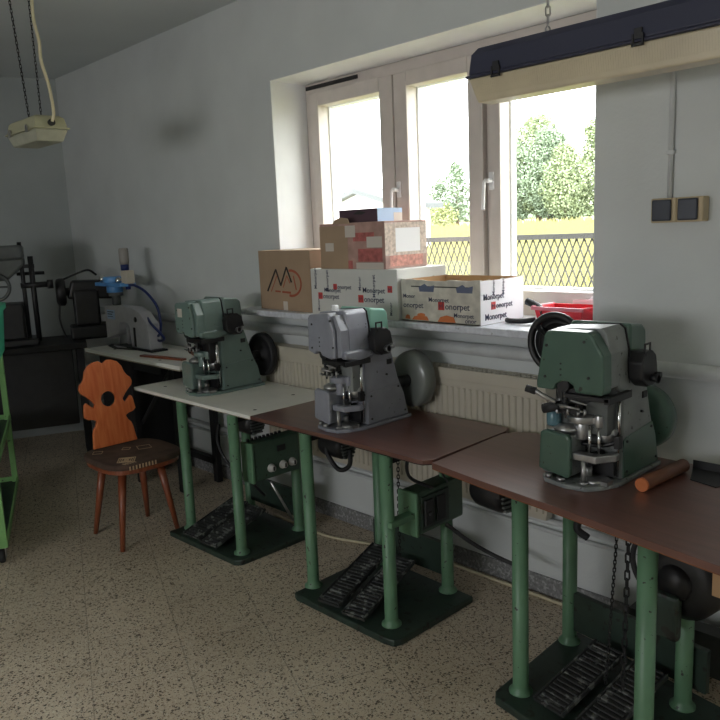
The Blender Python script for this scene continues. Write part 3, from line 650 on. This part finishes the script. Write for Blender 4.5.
# cable along the wall foot
o = MB().tube(bez([(-3.3, 2.43, .008), (-3.05, 2.44, .008), (-2.85, 2.43, .008), (-2.62, 2.50, .008), (-2.45, 2.585, .008), (-2.25, 2.60, .008), (-2.0, 2.60, .008), (-1.6, 2.60, .008), (-1.0, 2.59, .008), (-.5, 2.6, .008)]), .007, 8).build('floor_cable', M_cord); tag(o, 'pale cable lying on the floor along the foot of the window wall', 'cable')

# ------------------------------------------------------------------ boxes on the sill
SZ = 1.188
def carton(loc, rz, w, d, h, label, mo, mi=M_cardin, open_=False, name='cardboard_box'):
    t = thing(name, loc, label, 'box', rz)
    if open_:
        k = .005; m = MB().box(0, w, 0, d, 0, k)
        rnd = random.Random(int(w*1000))
        def wall_(ax, u0, u1, c0, c1):
            n = 14; pts = [(u0, 0)]+[(u1, 0)]+[(u1-(u1-u0)*i/n, h-rnd.random()*.012*(1 if 0 < i < n else 0)) for i in range(n+1)]
            m.prism(pts, c0, c1, ax)
        wall_('y', 0, w, 0, k); wall_('y', 0, w, d-k, d); wall_('x', k, d-k, 0, k); wall_('x', k, d-k, w-k, w)
        o = m.build('carton', mo, t)
        MB().box(k, w-k, d-k-.001, d-k-.0002, k, h-.004).box(k+.0003, k+.001, k, d-k, k, h-.004).build('carton_inside', mi, t)
    else:
        o = MB().box(0, w, 0, d, 0, h).build('carton', mo, t, bevel=.003)
    return t
ROT_F = (PI/2, 0, 0); ROT_R = (PI/2, 0, PI/2)
# A brown box with the mountain logo
a = carton((-3.425, 2.525, SZ), math.radians(-3), .475, .33, .325, 'plain brown cardboard box with a black zigzag and red letter logo, leftmost on the windowsill', M_card)
def strip(parent, pts, wdt, m, y=-.0008, name='logo_line'):
    mb = MB()
    for (x0, z0), (x1, z1) in zip(pts, pts[1:]):
        dx, dz = x1-x0, z1-z0; L_ = math.hypot(dx, dz); nx, nz = -dz/L_*wdt/2, dx/L_*wdt/2
        mb.prism([(x0+nx, z0+nz), (x1+nx, z1+nz), (x1-nx, z1-nz), (x0-nx, z0-nz)], y, y+.0006, 'y')
    return mb.build(name, m, parent)
strip(a, [(.075, .10), (.165, .222), (.205, .135), (.265, .235), (.305, .155)], .012, M_inkk)
strip(a, [(.11, .10), (.175, .19), (.20, .14)], .006, M_inkrb, -.0006, 'logo_shadow'); strip(a, [(.225, .125), (.265, .19), (.29, .15)], .006, M_inkrb, -.0006, 'logo_shadow')
arc = [(.30+.095*math.sin(q)*.95, .15+.068*math.cos(q)) for q in [PI*(-.05+1.12*k/14) for k in range(15)]]
strip(a, arc, .013, M_inkrb, name='logo_letter'); strip(a, [(.325, .19), (.345, .115)], .009, M_inkrb, name='logo_letter')
for i, x in enumerate((.155, .18, .2, .235, .26, .285)): pass
strip(a, [(.15, .103), (.20, .102)], .009, M_inkrb, name='logo_caption'); strip(a, [(.215, .101), (.295, .099)], .011, M_inkrb, name='logo_caption')
MB().box(.22, .26, -.0008, .0, 0, .05).build('packing_tape', M_tape, a)
MB().box(.22, .26, 0.002, .328, .325, .3257).build('packing_tape', M_tape, a)
def brand(parent, x, z, s, side=False, w=None, sq=True, word='Monorpet', ink=M_inkb):
    d = -.0006
    if side: W_, base = w, None
    def P_(px, pz): return (px, d, pz) if not side else (w-d, px, pz)
    rot = ROT_R if side else ROT_F
    if sq:
        if side: MB().box(w, w+.0012, x, x+s*.85, z-.1*s, z+s*.8).build('brand_square', M_inkr, parent)
        else: MB().box(x, x+s*.85, -.0012, 0, z-.1*s, z+s*.8).build('brand_square', M_inkr, parent)
        text_mesh('M', s*.8, M_inkb, parent, P_(x+s*.08, z) if not side else (w+.0014, x+s*.08, z), rot, bold=0)
        x += s*.95; word = word[1:]
    text_mesh(word, s, ink, parent, P_(x, z) if not side else (w+.0008, x, z), rot, bold=.0002)
def vtext(parent, x, z0, s, word, side=False, w=0):
    text_mesh(word, s, M_inkb, parent, (x, -.0008, z0) if not side else (w+.0008, x, z0), (PI/2, -PI/2, 0) if not side else (PI/2, -PI/2, PI/2), bold=.0001)
# B white printed box under the pink one
b = carton((-2.905, 2.462, SZ), 0, .60, .35, .232, 'white cardboard box with small dark and red print, under the pinkish taped box', M_wcard)
vtext(b, .045, .13, .026, 'Monorpet'); vtext(b, .135, .12, .026, 'Monorpet'); vtext(b, .062, .02, .022, 'Monor'); vtext(b, .46, .10, .026, 'Monorpet'); vtext(b, .365, .13, .024, 'Monor'); vtext(b, .565, .02, .022, 'Monor')
brand(b, .055, .085, .036); brand(b, .10, .118, .030, word='Monorpet', sq=False); brand(b, .17, .135, .03); brand(b, .345, .078, .040); brand(b, .375, .122, .036, sq=False); brand(b, .54, .130, .034, word='M')
brand(b, .03, .16, .03, True, .60); brand(b, .20, .05, .03, True, .60)
# D pinkish taped box
d = carton((-2.825, 2.468, SZ+.2325), 0, .448, .29, .218, 'brown and pink-red printed box with clear tape, sitting on the white printed box', M_pink, open_=False)
MB().box(.0, .20, -.0008, 0, .0, .205).build('plain_panel', M_card, d)
for (x0, x1, z0, z1) in ((.04, .10, .085, .125), (.185, .255, .15, .205), (.33, .43, .10, .15), (.255, .435, .0, .03)): MB().box(x0, x1, -.0014, -.0008, z0, z1).build('packing_tape', M_tape, d)
for (x0, x1, z0, z1) in ((.27, .43, .035, .095), (.24, .38, .13, .17), (.20, .23, 0, .04)): MB().box(x0, x1, -.0012, -.0006, z0, z1).build('red_print', mat('faded_red_ink', (.42, .12, .11), .6, noise=.3, nscale=40), d)
MB().box(.448, .4495, .07, .24, .075, .185).build('pale_label', M_paper, d); MB().box(.448, .4488, .03, .26, .01, .06).build('red_print', mat('side_red_print', (.55, .25, .2), .6, noise=.35, nscale=50), d)
MB().box(.448, .4487, .0, .285, .06, .21).build('side_print', mat('side_cream_print', (.55, .45, .38), .6, noise=.3, nscale=60), d)
m = MB(); m.prism([(.10, .215), (.12, .235), (.16, .245), (.21, .238), (.22, .215)], -.004, -.001, 'y'); m.build('torn_flap', M_card, d)
# E flat box on the top
e = carton((-2.745, 2.53, SZ+.2325+.219), 0, .265, .17, .062, 'low dark plum box with a pale blue end, topmost of the stack on the windowsill', M_plum)
MB().box(.265, .2662, .0, .17, 0, .062).build('blue_end', M_lblue, e); MB().box(.2662, .267, .11, .17, 0, .04).build('brown_tape', M_tape, e); MB().prism([(.10, .04), (.14, .055), (.19, .045), (.16, .035)], -.0012, 0, 'y').build('print_patch', M_fence, e)
# C open printed box
c = carton((-2.298, 2.482, SZ), math.radians(0), .44, .315, .19, 'open-topped printed cardboard box with dark and orange print, right of the stack on the windowsill', M_pcard, open_=True)
m = MB(); m.box(.44, .4405, .002, .313, .002, .185); m.build('pale_side', M_paper, c)
brand(c, -.0+.01, .062, .036, word='onorpet', sq=False); brand(c, .215, .062, .040); brand(c, .16, .092, .028, sq=False); brand(c, .01, .105, .026, sq=False, word='Monor'); brand(c, .30, .03, .026, sq=False); brand(c, .36, .008, .03, sq=False, word='onor')
for (x0, z0, w_, h_) in ((.06, .008, .1, .022), (.21, .006, .10, .03), (.02, .01, .03, .02), (.09, .028, .05, .012)): MB().prism([(x0, z0), (x0+w_, z0), (x0+w_*.9, z0+h_*.8), (x0+w_*.5, z0+h_), (x0+w_*.15, z0+h_*.7)], -.0012, 0, 'y').build('orange_print', M_inko, c)
for (x0, z0) in ((.11, .135), (.32, .135)): MB().prism([(x0, z0), (x0+.08, z0), (x0+.085, z0+.03), (x0+.05, z0+.022), (x0+.03, z0+.035), (x0-.005, z0+.02)], -.0012, 0, 'y').build('blue_print', mat('faded_blue', (.12, .14, .22), .7), c)
MB().box(.06, .4, -.0005, 0, .155, .16).build('dark_line', M_fence, c)
brand(c, .02, .105, .036, True, .4405, sq=False); brand(c, .03, .02, .038, True, .4405, sq=False, word='Monorpet'); brand(c, .075, .065, .036, True, .4405); vtext(c, .10, .12, .024, 'Monor', True, .4405); vtext(c, .17, .12, .024, 'Monor', True, .4405)
# red tub, papers, black tool
r_ = thing('red_tub', (-1.70, 2.64, SZ), 'small red plastic tub with a pink rim at the right end of the windowsill', 'tub')
def tub(mb, x0, x1, y0, y1, h, tp=.015, k=.003):
    A = mb._v([(x0, y0, 0), (x1, y0, 0), (x1, y1, 0), (x0, y1, 0)]); Bv = mb._v([(x0-tp, y0-tp, h), (x1+tp, y0-tp, h), (x1+tp, y1+tp, h), (x0-tp, y1+tp, h)])
    Cv = mb._v([(x0-tp+k, y0-tp+k, h), (x1+tp-k, y0-tp+k, h), (x1+tp-k, y1+tp-k, h), (x0-tp+k, y1+tp-k, h)]); Dv = mb._v([(x0+k, y0+k, k), (x1-k, y0+k, k), (x1-k, y1-k, k), (x0+k, y1-k, k)])
    mb._f(A[::-1]); mb._f(Dv)
    for i in range(4):
        j = (i+1) % 4; mb._f([A[i], A[j], Bv[j], Bv[i]]); mb._f([Bv[i], Bv[j], Cv[j], Cv[i]]); mb._f([Cv[i], Cv[j], Dv[j], Dv[i]])
m = MB(); tub(m, .02, .21, 0, .13, .075); m.build('tub', M_red, r_, bevel=.003)
m = MB(); m.box(-.002, .23, -.022, -.014, .062, .076).box(-.004, .006, -.02, .145, .062, .078); m.build('rim', M_pinkp, r_)
pp = thing('paper_stack', (-1.66, 2.80, SZ), 'loose white papers leaning in the window corner behind the red tub', 'paper'); m = MB(); m.prism([(0, 0), (.2, 0), (.2, .13), (.15, .13)], .02, .024, 'y'); m.prism([(.03, 0), (.2, 0), (.2, .10), (.05, .09)], -.01, -.008, 'y'); m.build('sheets', M_paper, pp)
tl = thing('black_tool', (-1.735, 2.64, SZ), 'black handled tool lying on the windowsill beside the red tub', 'tool')
m = MB(); m.tube(bez([(-.10, 0, .01), (-.06, -.03, .012), (0, -.03, .014), (.04, 0, .02)]), .011, 8); m.tube(bez([(-.02, .03, .09), (.03, .02, .075), (.08, .0, .05)]), [.016]*17, 8); m.tube([(.08, 0, .05), (.06, 0, .006)], .01, 8); m.build('handles', M_rubber, tl)

# ------------------------------------------------------------------ chair
ch = thing('rustic_chair', (-3.70, 1.79, 0), 'orange varnished wooden chair with tree shaped holed back and dark patterned seat', 'chair')
for (fx, fy, sx, sy) in ((.17, -.18, .09, -.10), (-.18, -.165, -.11, -.11), (-.19, .16, -.11, .11), (.13, .17, .09, .11)):
    MB().cyl((fx, fy, 0), (sx, sy, .425), .013, .025, n=8).build('leg', M_cleg, ch)
m = MB(); N_ = 28; pts = []
for k in range(N_):
    q = 2*PI*k/N_; rx, ry = .235, .225; ex = .62
    pts.append((.02+rx*math.copysign(abs(math.cos(q))**ex, math.cos(q)), ry*math.copysign(abs(math.sin(q))**ex, math.sin(q))))
MB().prism([(x*.95, y*.95) for x, y in pts], .418, .442, 'z').build('seat_board', M_cleg, ch, bevel=.004)
seat = MB().prism(pts, .442, .475, 'z').build('cushion', M_cush, ch, bevel=.014, seg=4)
# embroidered pattern on the cushion (flat motif)
def ring(cx, cy, r, wd, rot=0):
    for k in range(4):
        m = MB(); a0 = rot+k*PI/2; a1 = a0+PI/2; p0 = (cx+r*math.cos(a0), cy+r*math.sin(a0)); p1 = (cx+r*math.cos(a1), cy+r*math.sin(a1)); r2 = r-wd
        m.prism([p0, p1, (cx+r2*math.cos(a1), cy+r2*math.sin(a1)), (cx+r2*math.cos(a0), cy+r2*math.sin(a0))], .475, .4762, 'z'); m.build('embroidery', M_cushp, seat)
for r__, wd in ((.062, .007), (.048, .005), (.035, .007), (.018, .012)): ring(.15, -.10, r__, wd, .2)
ring(-.10, -.14, .035, .003, .2); ring(.0, .08, .05, .003, .5); ring(-.05, -.0, .03, .003, .1)
m = MB()
for i in range(5): m.prism([(.20, -.15+i*.014), (.228, -.145+i*.014), (.228, -.14+i*.014), (.20, -.145+i*.014)], .475, .4762, 'z')
m.build('embroidered_stripes', M_cushp, seat)
m = MB()
for i in range(9): m.box(.2555, .257, -.14+i*.018, -.132+i*.018, .447, .469)
m.build('embroidered_edge', M_cushp, seat)
# back: fir-tree outline in (y,z), slight backward rake, round hole
half = [(.0, .475), (.13, .475), (.125, .50), (.118, .56), (.11, .585), (.095, .60), (.085, .625), (.105, .635), (.13, .64), (.15, .655), (.145, .70), (.14, .725), (.13, .735), (.105, .71), (.09, .70), (.082, .72), (.10, .745), (.125, .77), (.148, .79), (.155, .81), (.148, .835), (.13, .85), (.118, .87), (.108, .905), (.085, .935), (.05, .95), (.025, .952), (.0, .935)]
outline = [(y, z) for y, z in half]+[(-y, z) for y, z in half[::-1][1:-1]]
bm = bmesh.new()
hc = (0, .735); hr = .042; nh = 24
def ys(y, z): return (0, y, z)
ov = [bm.verts.new(ys(*p)) for p in outline]; hv = [bm.verts.new((0, hc[0]+hr*math.cos(2*PI*k/nh), hc[1]+hr*math.sin(2*PI*k/nh))) for k in range(nh)]
edges = [bm.edges.new((ov[i], ov[(i+1) % len(ov)])) for i in range(len(ov))]+[bm.edges.new((hv[i], hv[(i+1) % nh])) for i in range(nh)]
res = bmesh.ops.triangle_fill(bm, use_beauty=True, use_dissolve=False, edges=edges)
bmesh.ops.recalc_face_normals(bm, faces=bm.faces)
ret = bmesh.ops.extrude_face_region(bm, geom=list(bm.faces))
bmesh.ops.translate(bm, verts=[v for v in ret['geom'] if isinstance(v, bmesh.types.BMVert)], vec=(.022, 0, 0))
bmesh.ops.recalc_face_normals(bm, faces=bm.faces)
me = bpy.data.meshes.new('backrest'); bm.to_mesh(me); bm.free(); me.materials.append(M_chair)
bo = bpy.data.objects.new('backrest', me); COL.objects.link(bo); bo.parent = ch
bo.matrix_local = Matrix.Translation((-.185, .0, .475)) @ Matrix.Rotation(math.radians(-9), 4, 'Y') @ Matrix.Translation((0, 0, -.475))
bv = bo.modifiers.new('bevel', 'BEVEL'); bv.width = .004; bv.segments = 2; bv.limit_method = 'ANGLE'; bv.angle_limit = math.radians(50)

# ------------------------------------------------------------------ lamps
fx = thing('light_fixture', (-1.68, 2.255, 2.025), 'long fluorescent lamp with a navy housing and yellowed diffuser hanging in front of the window', 'lamp')
LL = 1.32; k = .050
def loft(mb, secs):
    """secs: list of (z, halfwidth, x0, x1)"""
    R_ = [mb._v([(x0, -h, z), (x1, -h, z), (x1, h, z), (x0, h, z)]) for z, h, x0, x1 in secs]
    mb._f(R_[0][::-1]); mb._f(R_[-1])
    for A_, B_ in zip(R_, R_[1:]):
        for i in range(4): mb._f([A_[i], A_[(i+1) % 4], B_[(i+1) % 4], B_[i]])
m = MB(); loft(m, [(0, .042, .024, LL-.024), (.075, .056, 0, LL), (.082, .056, 0, LL)]); df = m.build('diffuser', M_diff, fx, bevel=.006)
m = MB()
for i in range(158): m.prism([(-.0458, .02), (-.0561, .072), (-.0569, .072), (-.0466, .02)], .03+i*.008, .0325+i*.008, 'x')
m.build('diffuser_ribs', M_diff, df)
m = MB(); m.box(-.012, LL+.012, -.066, .066, .082, .092); loft(m, [(.092, .062, 0, LL), (.16, .056, .008, LL-.008), (.182, .044, .03, LL-.03)]); hs = m.build('housing', M_navy, fx, bevel=.006)
for x in (.12, .62, 1.15):
    m = MB(); m.box(x-.018, x+.018, -.072, -.066, .070, .078).box(x-.018, x-.012, -.072, -.066, .07, .105).box(x+.012, x+.018, -.072, -.066, .07, .105).box(x-.012, x+.012, -.070, -.064, .09, .12); m.build('clip', M_rubber, fx, bevel=.001)
for x in (.28, 1.1):
    m = MB(); m.torus((x, 0, .192), .014, .003, 'x', n=14, m=6); m.build('hanging_ring', M_steel, fx)
    chain_mesh(MB(), (x, 0, .213), (x, 0, HT-2.03), L=.032, r=.0026, w=.0075).build('chain', M_steel, fx)
f2 = thing('light_fixture', (-3.69, 1.545, 2.09), 'small yellowed box-shaped lamp hanging on a chain and cream cord in the far left corner', 'lamp')
m = MB(); loft(m, [(0, .064, -.34, -.03), (.05, .078, -.37, 0), (.056, .078, -.37, 0)]); m.build('diffuser', M_lampd, f2, bevel=.006)
m = MB(); m.box(-.382, .012, -.088, .088, .056, .064); loft(m, [(.064, .080, -.37, 0), (.11, .072, -.355, -.012), (.122, .058, -.34, -.03)]); m.build('housing', M_lampc, f2, bevel=.005)
for x in (-.30, -.08):
    MB().box(x-.012, x+.012, -.094, -.088, .045, .078).build('clip', M_steel, f2)
chain_mesh(MB(), (-.12, -.055, .115), (-.13, -.09, HT-2.09), L=.022, r=.002, w=.0045).build('chain', M_dark, f2)
m = MB(); m.cyl((-.004, -.0, .085), (.014, -.0, .085), .016, n=14); m.build('cable_gland', M_iron, f2)
m = MB(); m.tube(bez([(.014, 0, .088), (.03, .005, .13), (.02, .0, .25), (.01, -.02, .36), (.01, -.02, .45), (.0, -.03, .55), (-.02, -.02, .67), (-.02, -.02, HT-2.09)]), .0075, 8); m.build('cord', M_cord, f2)
chain_mesh(MB(), (-.035, -.03, .12), (-.03, -.03, HT-2.09), L=.022, r=.0016, w=.004).build('chain', M_dark, f2)

# ------------------------------------------------------------------ dark corner: bench, iron machines
be = thing('iron_workbench', (-5.69, 1.38, 0), 'dark steel workbench along the far end wall', 'workbench', TILE)
# local: x = -U..U ; y along V
MB().box(-.35, .22, -1.0, 1.0, .86, .90).build('bench_top', M_dark, be, bevel=.004)
MB().box(-.33, .15, -.95, -.1, .12, .85).build('cabinet', M_iron, be, bevel=.006); MB().box(-.33, .12, .1, .9, .3, .85).build('drawer_unit', M_iron, be, bevel=.006)
for (x, y) in ((.17, -.95), (.17, .95), (-.3, -.95), (-.3, .95), (.17, 0)): MB().box(x-.025, x+.025, y-.025, y+.025, 0, .86).build('leg', M_dark, be, bevel=.003)
m = MB()
for k in range(4): m.tube(bez([(.16, -.2+k*.18, .9), (.235, -.18+k*.18, .75), (.24, -.25+k*.2, .55), (.2, -.1+k*.15, .42), (.17, 0+k*.1, .35)]), .009, 6)
m.build('cable', M_rubber, be)
im = thing('iron_press', (-5.46, 1.84, .90), 'tall black iron press with upright rods at the left edge, on the dark workbench', 'press', TILE)
m = MB(); m.box(-.15, .13, -.30, .18, 0, .05).box(-.12, .10, -.26, .1, .05, .30).box(-.10, .08, -.25, -.05, .28, .55); m.build('frame', M_iron, im, bevel=.012)
m = MB(); m.box(-.10, .10, -.28, .14, .60, .70); m.prism([(-.3, .46), (.02, .46), (.14, .56), (.14, .62), (-.3, .6)], -.08, .08, 'x'); m.build('head', M_ironl, im, bevel=.02)
m = MB(); m.cyl((.05, .12, .05), (.05, .12, .72), .014).cyl((.05, .18, .03), (.05, .18, .62), .018).cyl((0, .08, .5), (0, .26, .5), .012).cyl((.05, .1, .42), (.05, .30, .42), .02).cyl((.05, .27, .42), (.05, .31, .42), .032); m.box(.0, .06, .02, .2, .54, .565); m.build('guide_rod', M_iron, im)
m = MB(); m.torus((.09, -.06, .42), .09, .012, 'x'); m.tube([(.09, -.15, .42), (.09, .03, .42)], .008, 6); m.tube([(.09, -.06, .33), (.09, -.06, .51)], .008, 6); m.build('hand_wheel', M_ironl, im)
i2 = thing('iron_machine', (-5.41, 2.24, .90), 'black iron machine with a round flywheel on the dark workbench, left of the silver machine', 'machine', TILE)
m = MB(); m.box(-.14, .12, .0, .30, 0, .10).box(-.10, .10, .04, .22, .1, .36).prism([(.0, .30), (.34, .28), (.38, .34), (.30, .42), (.04, .43)], -.08, .08, 'x'); m.build('body', M_iron, i2, bevel=.02, seg=3)
m = MB(); m.lathe([(0, -.01), (.07, -.01), (.095, 0), (.10, .02), (.10, .045), (.08, .06), (0, .06)], (.03, -.06, .35), 'y', 28); m.cyl((.03, -.03, .35), (.03, .05, .35), .03); m.build('flywheel', M_iron, i2)
m = MB(); m.tube(bez([(.05, -.04, .43), (.06, .06, .47), (.04, .16, .50), (0, .22, .46)]), .008, 6); m.tube(bez([(.08, -.05, .28), (.09, -.06, .15), (.11, -.03, .02)]), .006, 6); m.build('cable', M_rubber, i2)

# ------------------------------------------------------------------ green cart at the left edge
ct = thing('steel_cart', (-3.84, 1.15, 0), 'light green angle-iron cart on castors at the left edge of the room', 'cart', TILE)
CL, CW, CH = 1.15, .55, .97
def post(x, y):
    m = MB(); m.box(min(x, x+.0)-.0, x+.035, y-.004, y, .09, CH).box(x+.031, x+.035, y-.035, y, .09, CH); m.build('post', M_cart, ct)
for x in (-.035, -CL):
    for y in (0, -CW): MB().box(x, x+.034, y-.034, y, .09, CH).build('post', M_cart, ct, bevel=.002)
m = MB()
for z in (.09, .50, .93): m.box(-CL, 0, -.006, 0.002, z, z+.04).box(-CL, 0, -CW-.002, -CW+.004, z, z+.04).box(-.006, .002, -CW, 0, z, z+.04).box(-CL, -CL+.006, -CW, 0, z, z+.04)
m.build('rail', M_cart, ct)
for z in (.095, .505): MB().box(-CL+.01, -.01, -CW+.01, -.01, z, z+.006).build('shelf', M_gdark, ct)
m = MB(); m.tube([(-.02, -.03, .53), (-.02, -CW+.03, .93)], .012, 6).tube([(-.02, -.03, .50), (-.02, -.28, .13)], .014, 6); m.build('brace', M_cart, ct)
for x in (-.04, -CL+.06):
    for y in (-.035, -CW+.035):
        w_ = MB().lathe([(0, -.014), (.032, -.014), (.037, -.006), (.037, .006), (.032, .014), (0, .014)], (x, y, .037), 'y', 20).build('castor', M_rubber, ct)
        m = MB(); m.box(x-.018, x+.018, y-.022, y-.018, .03, .09).box(x-.018, x+.018, y+.018, y+.022, .03, .09).box(x-.018, x+.018, y-.018, y+.018, .08, .09); m.build('castor_fork', M_steel, w_)
cr = thing('plastic_crate', (-3.72, 1.19, .975), 'teal green plastic crate standing on top of the green cart', 'crate', TILE)
m = MB(); A_ = m._v([(-.55, -.38, 0), (-.04, -.38, 0), (-.04, -.06, 0), (-.55, -.06, 0)]); B_ = m._v([(-.6, -.42, .06), (0, -.42, .06), (0, -.02, .06), (-.6, -.02, .06)]); C_ = m._v([(-.62, -.44, .32), (.02, -.44, .32), (.02, 0, .32), (-.62, 0, .32)]); D_ = m._v([(-.60, -.42, .32), (.0, -.42, .32), (.0, -.02, .32), (-.60, -.02, .32)]); E_ = m._v([(-.54, -.37, .01), (-.05, -.37, .01), (-.05, -.07, .01), (-.54, -.07, .01)])
m._f(A_[::-1]); m._f(E_)
for i in range(4):
    j = (i+1) % 4
    for a_, b_ in ((A_, B_), (B_, C_), (C_, D_), (D_, E_)): m._f([a_[i], a_[j], b_[j], b_[i]])
m.build('tub', M_crate, cr, bevel=.004)
m = MB(); m.box(-.63, .03, -.45, -.44, .29, .32).box(-.63, .03, 0, .01, .29, .32).box(.02, .03, -.44, 0, .29, .32).box(-.63, -.62, -.44, 0, .29, .32); m.build('rim', M_crate, cr)

# dark floor box behind the nearest table
o = MB().box(0, .62, 0, .07, 0, .16).box(.2, .205, -.003, 0, .01, .15).box(.4, .405, -.003, 0, .01, .15).build('floor_duct', M_channel, bevel=.003); o.location = (-1.5, 2.555, 0); tag(o, 'dark green box duct on the floor by the wall behind the nearest table', 'duct')
o.location = (-1.2, 2.50, 0)

# ------------------------------------------------------------------ outside
g_ = MB(); v = g_._v([(-120, 3.14, -.05), (60, 3.14, -.05), (60, 9, 0), (-120, 9, 0), (60, 60, 1.5), (-120, 60, 1.5), (60, 160, 3.4), (-120, 160, 3.4)])
g_._f([v[0], v[1], v[2], v[3]]); g_._f([v[3], v[2], v[4], v[5]]); g_._f([v[5], v[4], v[6], v[7]])
gm = g_.build('ground', M_meadow); gm['kind'] = 'structure'
# grass tufts (uncountable)
rnd = random.Random(3); gb = MB()
def gh(y): return 0 if y < 9 else (y-9)/51*1.5 if y < 60 else 1.5+(y-60)*.019
for i in range(9000):
    y = 8+52*rnd.random()**1.3; x = -y*(.45+.75*rnd.random()); h = .25+.45*rnd.random(); z = gh(y); w_ = .03+.002*y; lx = (rnd.random()-.5)*.3
    q = gb._v([(x-w_, y, z), (x+w_, y+.02, z), (x+lx, y+.05, z+h)]); gb._f(q)
tag(gb.build('meadow_grass', M_grass), 'tall yellow-green grass of the meadow outside the window', 'grass', kind='stuff')
# fence
fe = thing('mesh_fence', (-7.2, 5.0, 0), 'grey fence with a top rail and diamond mesh outside the window', 'fence')
m = MB(); m.box(0, 5.4, -.02, .02, 1.475, 1.515).box(0, 5.4, -.015, .015, .25, .28); m.build('rail', M_fence, fe)
for k in (0, 3): MB().box(k*1.8-.02, k*1.8+.02, -.02, .02, -.02, 1.475).build('post', M_fence, fe)
m = MB(); sx, sz = .062, .15; n = int(5.4/sx)
for k in range(-10, n+1):
    for s_ in (1, -1):
        x0 = k*sx if s_ == 1 else k*sx; pts = []
        z0, z1 = .28, 1.475; dx = (z1-z0)/sz*sx/1.0
        a0, a1 = (x0, x0+dx) if s_ == 1 else (x0+dx, x0)
        # clip to 0..5.4
        def zat(x): return z0+(x-a0)/(a1-a0)*(z1-z0)
        lo, hi = max(0, min(a0, a1)), min(5.4, max(a0, a1))
        if hi-lo < .01: continue
        m.tube([(lo, 0, zat(lo)), (hi, 0, zat(hi))], .0065, 4)
m.build('diamond_mesh', M_fence, fe)
# house
ho = thing('white_house', (-28.2, 25, 0), 'white gabled house with a grey roof seen through the left window pane', 'house')
MB().prism([(0, 0), (5.0, 0), (5.0, 2.75), (2.5, 3.45), (0, 2.75)], 0, 2.2, 'y').build('wall', M_housew, ho)
m = MB(); m.prism([(-.5, 2.72), (2.5, 3.58), (5.5, 2.72), (5.5, 2.50), (2.5, 3.32), (-.5, 2.50)], -.4, 2.6, 'y'); m.build('roof', M_houser, ho)
for x in (.9, 3.3): MB().box(x, x+.8, -.02, .02, 1.1, 2.1).build('window', M_houser, ho)
# trees
def tree(x, y, h, wdt, label, lm, seed, n=9000, base=.05):
    z0 = gh(y); rnd = random.Random(seed); t = thing('broadleaf_tree', (x, y, z0), label, 'tree')
    tr = MB(); tr.tube([(0, 0, 0), (.05, 0, h*.35), (0, .05, h*.8)], [h*.03, h*.022, h*.006], 8)
    for k in range(7):
        a_ = k*2.4; z_ = h*(.25+.08*k); tr.tube([(0, 0, z_), (math.cos(a_)*wdt*.3, math.sin(a_)*wdt*.3, z_+h*.12)], [h*.012, h*.003], 6)
    tr.build('trunk', M_bark, t)
    blobs = []
    for k in range(16):
        zz = h*(base+.12+(.80-base)*(k/15)); rad_ = wdt*.5*math.sin(PI*(.16+.60*(1-k/15)))*.85
        a_ = rnd.random()*2*PI; blobs.append((math.cos(a_)*rad_*.6*rnd.random(), math.sin(a_)*rad_*.6*rnd.random(), zz, max(.35, rad_*(.75+.3*rnd.random()))))
    lv = MB()
    for i in range(n):
        b_ = blobs[rnd.randrange(len(blobs))]; th_ = rnd.random()*2*PI; ph = math.acos(2*rnd.random()-1); rr_ = b_[3]*(.75+.3*rnd.random())
        c_ = Vector((b_[0]+rr_*math.sin(ph)*math.cos(th_), b_[1]+rr_*math.sin(ph)*math.sin(th_), b_[2]+rr_*math.cos(ph)*.8))
        if c_.z < h*.03: continue
        u_ = Vector((rnd.random()-.5, rnd.random()-.5, rnd.random()-.5)).normalized(); v_ = u_.orthogonal().normalized(); s_ = .10*(.6+.9*rnd.random())
        q = lv._v([c_-u_*s_, c_+v_*s_*.7, c_+u_*s_, c_-v_*s_*.7]); lv._f(q)
    lv.build('foliage', lm, t)
tree(-41.6, 60, 8.0, 5.6, 'left tree of the tall clump filling the right window pane', M_leaf3, 1)
tree(-39.4, 62, 9.9, 6.2, 'tallest tree of the clump, in the middle of the right window pane', M_leaf, 2, 12000)
tree(-37.0, 60, 8.4, 5.2, 'tree just right of the tallest one in the clump outside', M_leaf3, 3)
tree(-34.9, 59, 6.6, 5.0, 'lower rounder tree between the taller ones near the right edge of the window', M_leaf, 4)
tree(-32.9, 61, 8.8, 4.6, 'rightmost tree of the clump, cut by the window edge', M_leaf, 5)
tree(-47.6, 60, 6.6, 2.6, 'narrow taller tree seen in the middle window pane', M_leaf3, 6, 2600)
tree(-49.8, 60, 4.8, 3.4, 'low rounded tree left of the narrow one in the middle pane', M_leaf3, 7, 2600)
tree(-47.9, 58, 2.2, 3.2, 'low yellowish bush in front of the two middle pane trees', M_leaf2, 8, 1500, base=0)
rnd = random.Random(5); lv = MB()
for i in range(5000):
    x = -125+70*rnd.random(); y = 104+4*rnd.random(); z = gh(y)+3.2*rnd.random()*(.75+.25*math.sin(x*.35))
    u_ = Vector((rnd.random()-.5, rnd.random()-.5, rnd.random()-.5)).normalized(); v_ = u_.orthogonal().normalized(); s_ = .38
    c_ = Vector((x, y, z)); lv._f(lv._v([c_-u_*s_, c_+v_*s_, c_+u_*s_, c_-v_*s_]))
tag(lv.build('distant_tree_line', M_leaf3), 'low hazy line of distant trees on the horizon beyond the meadow', 'trees', kind='stuff')
bpy.context.view_layer.update()
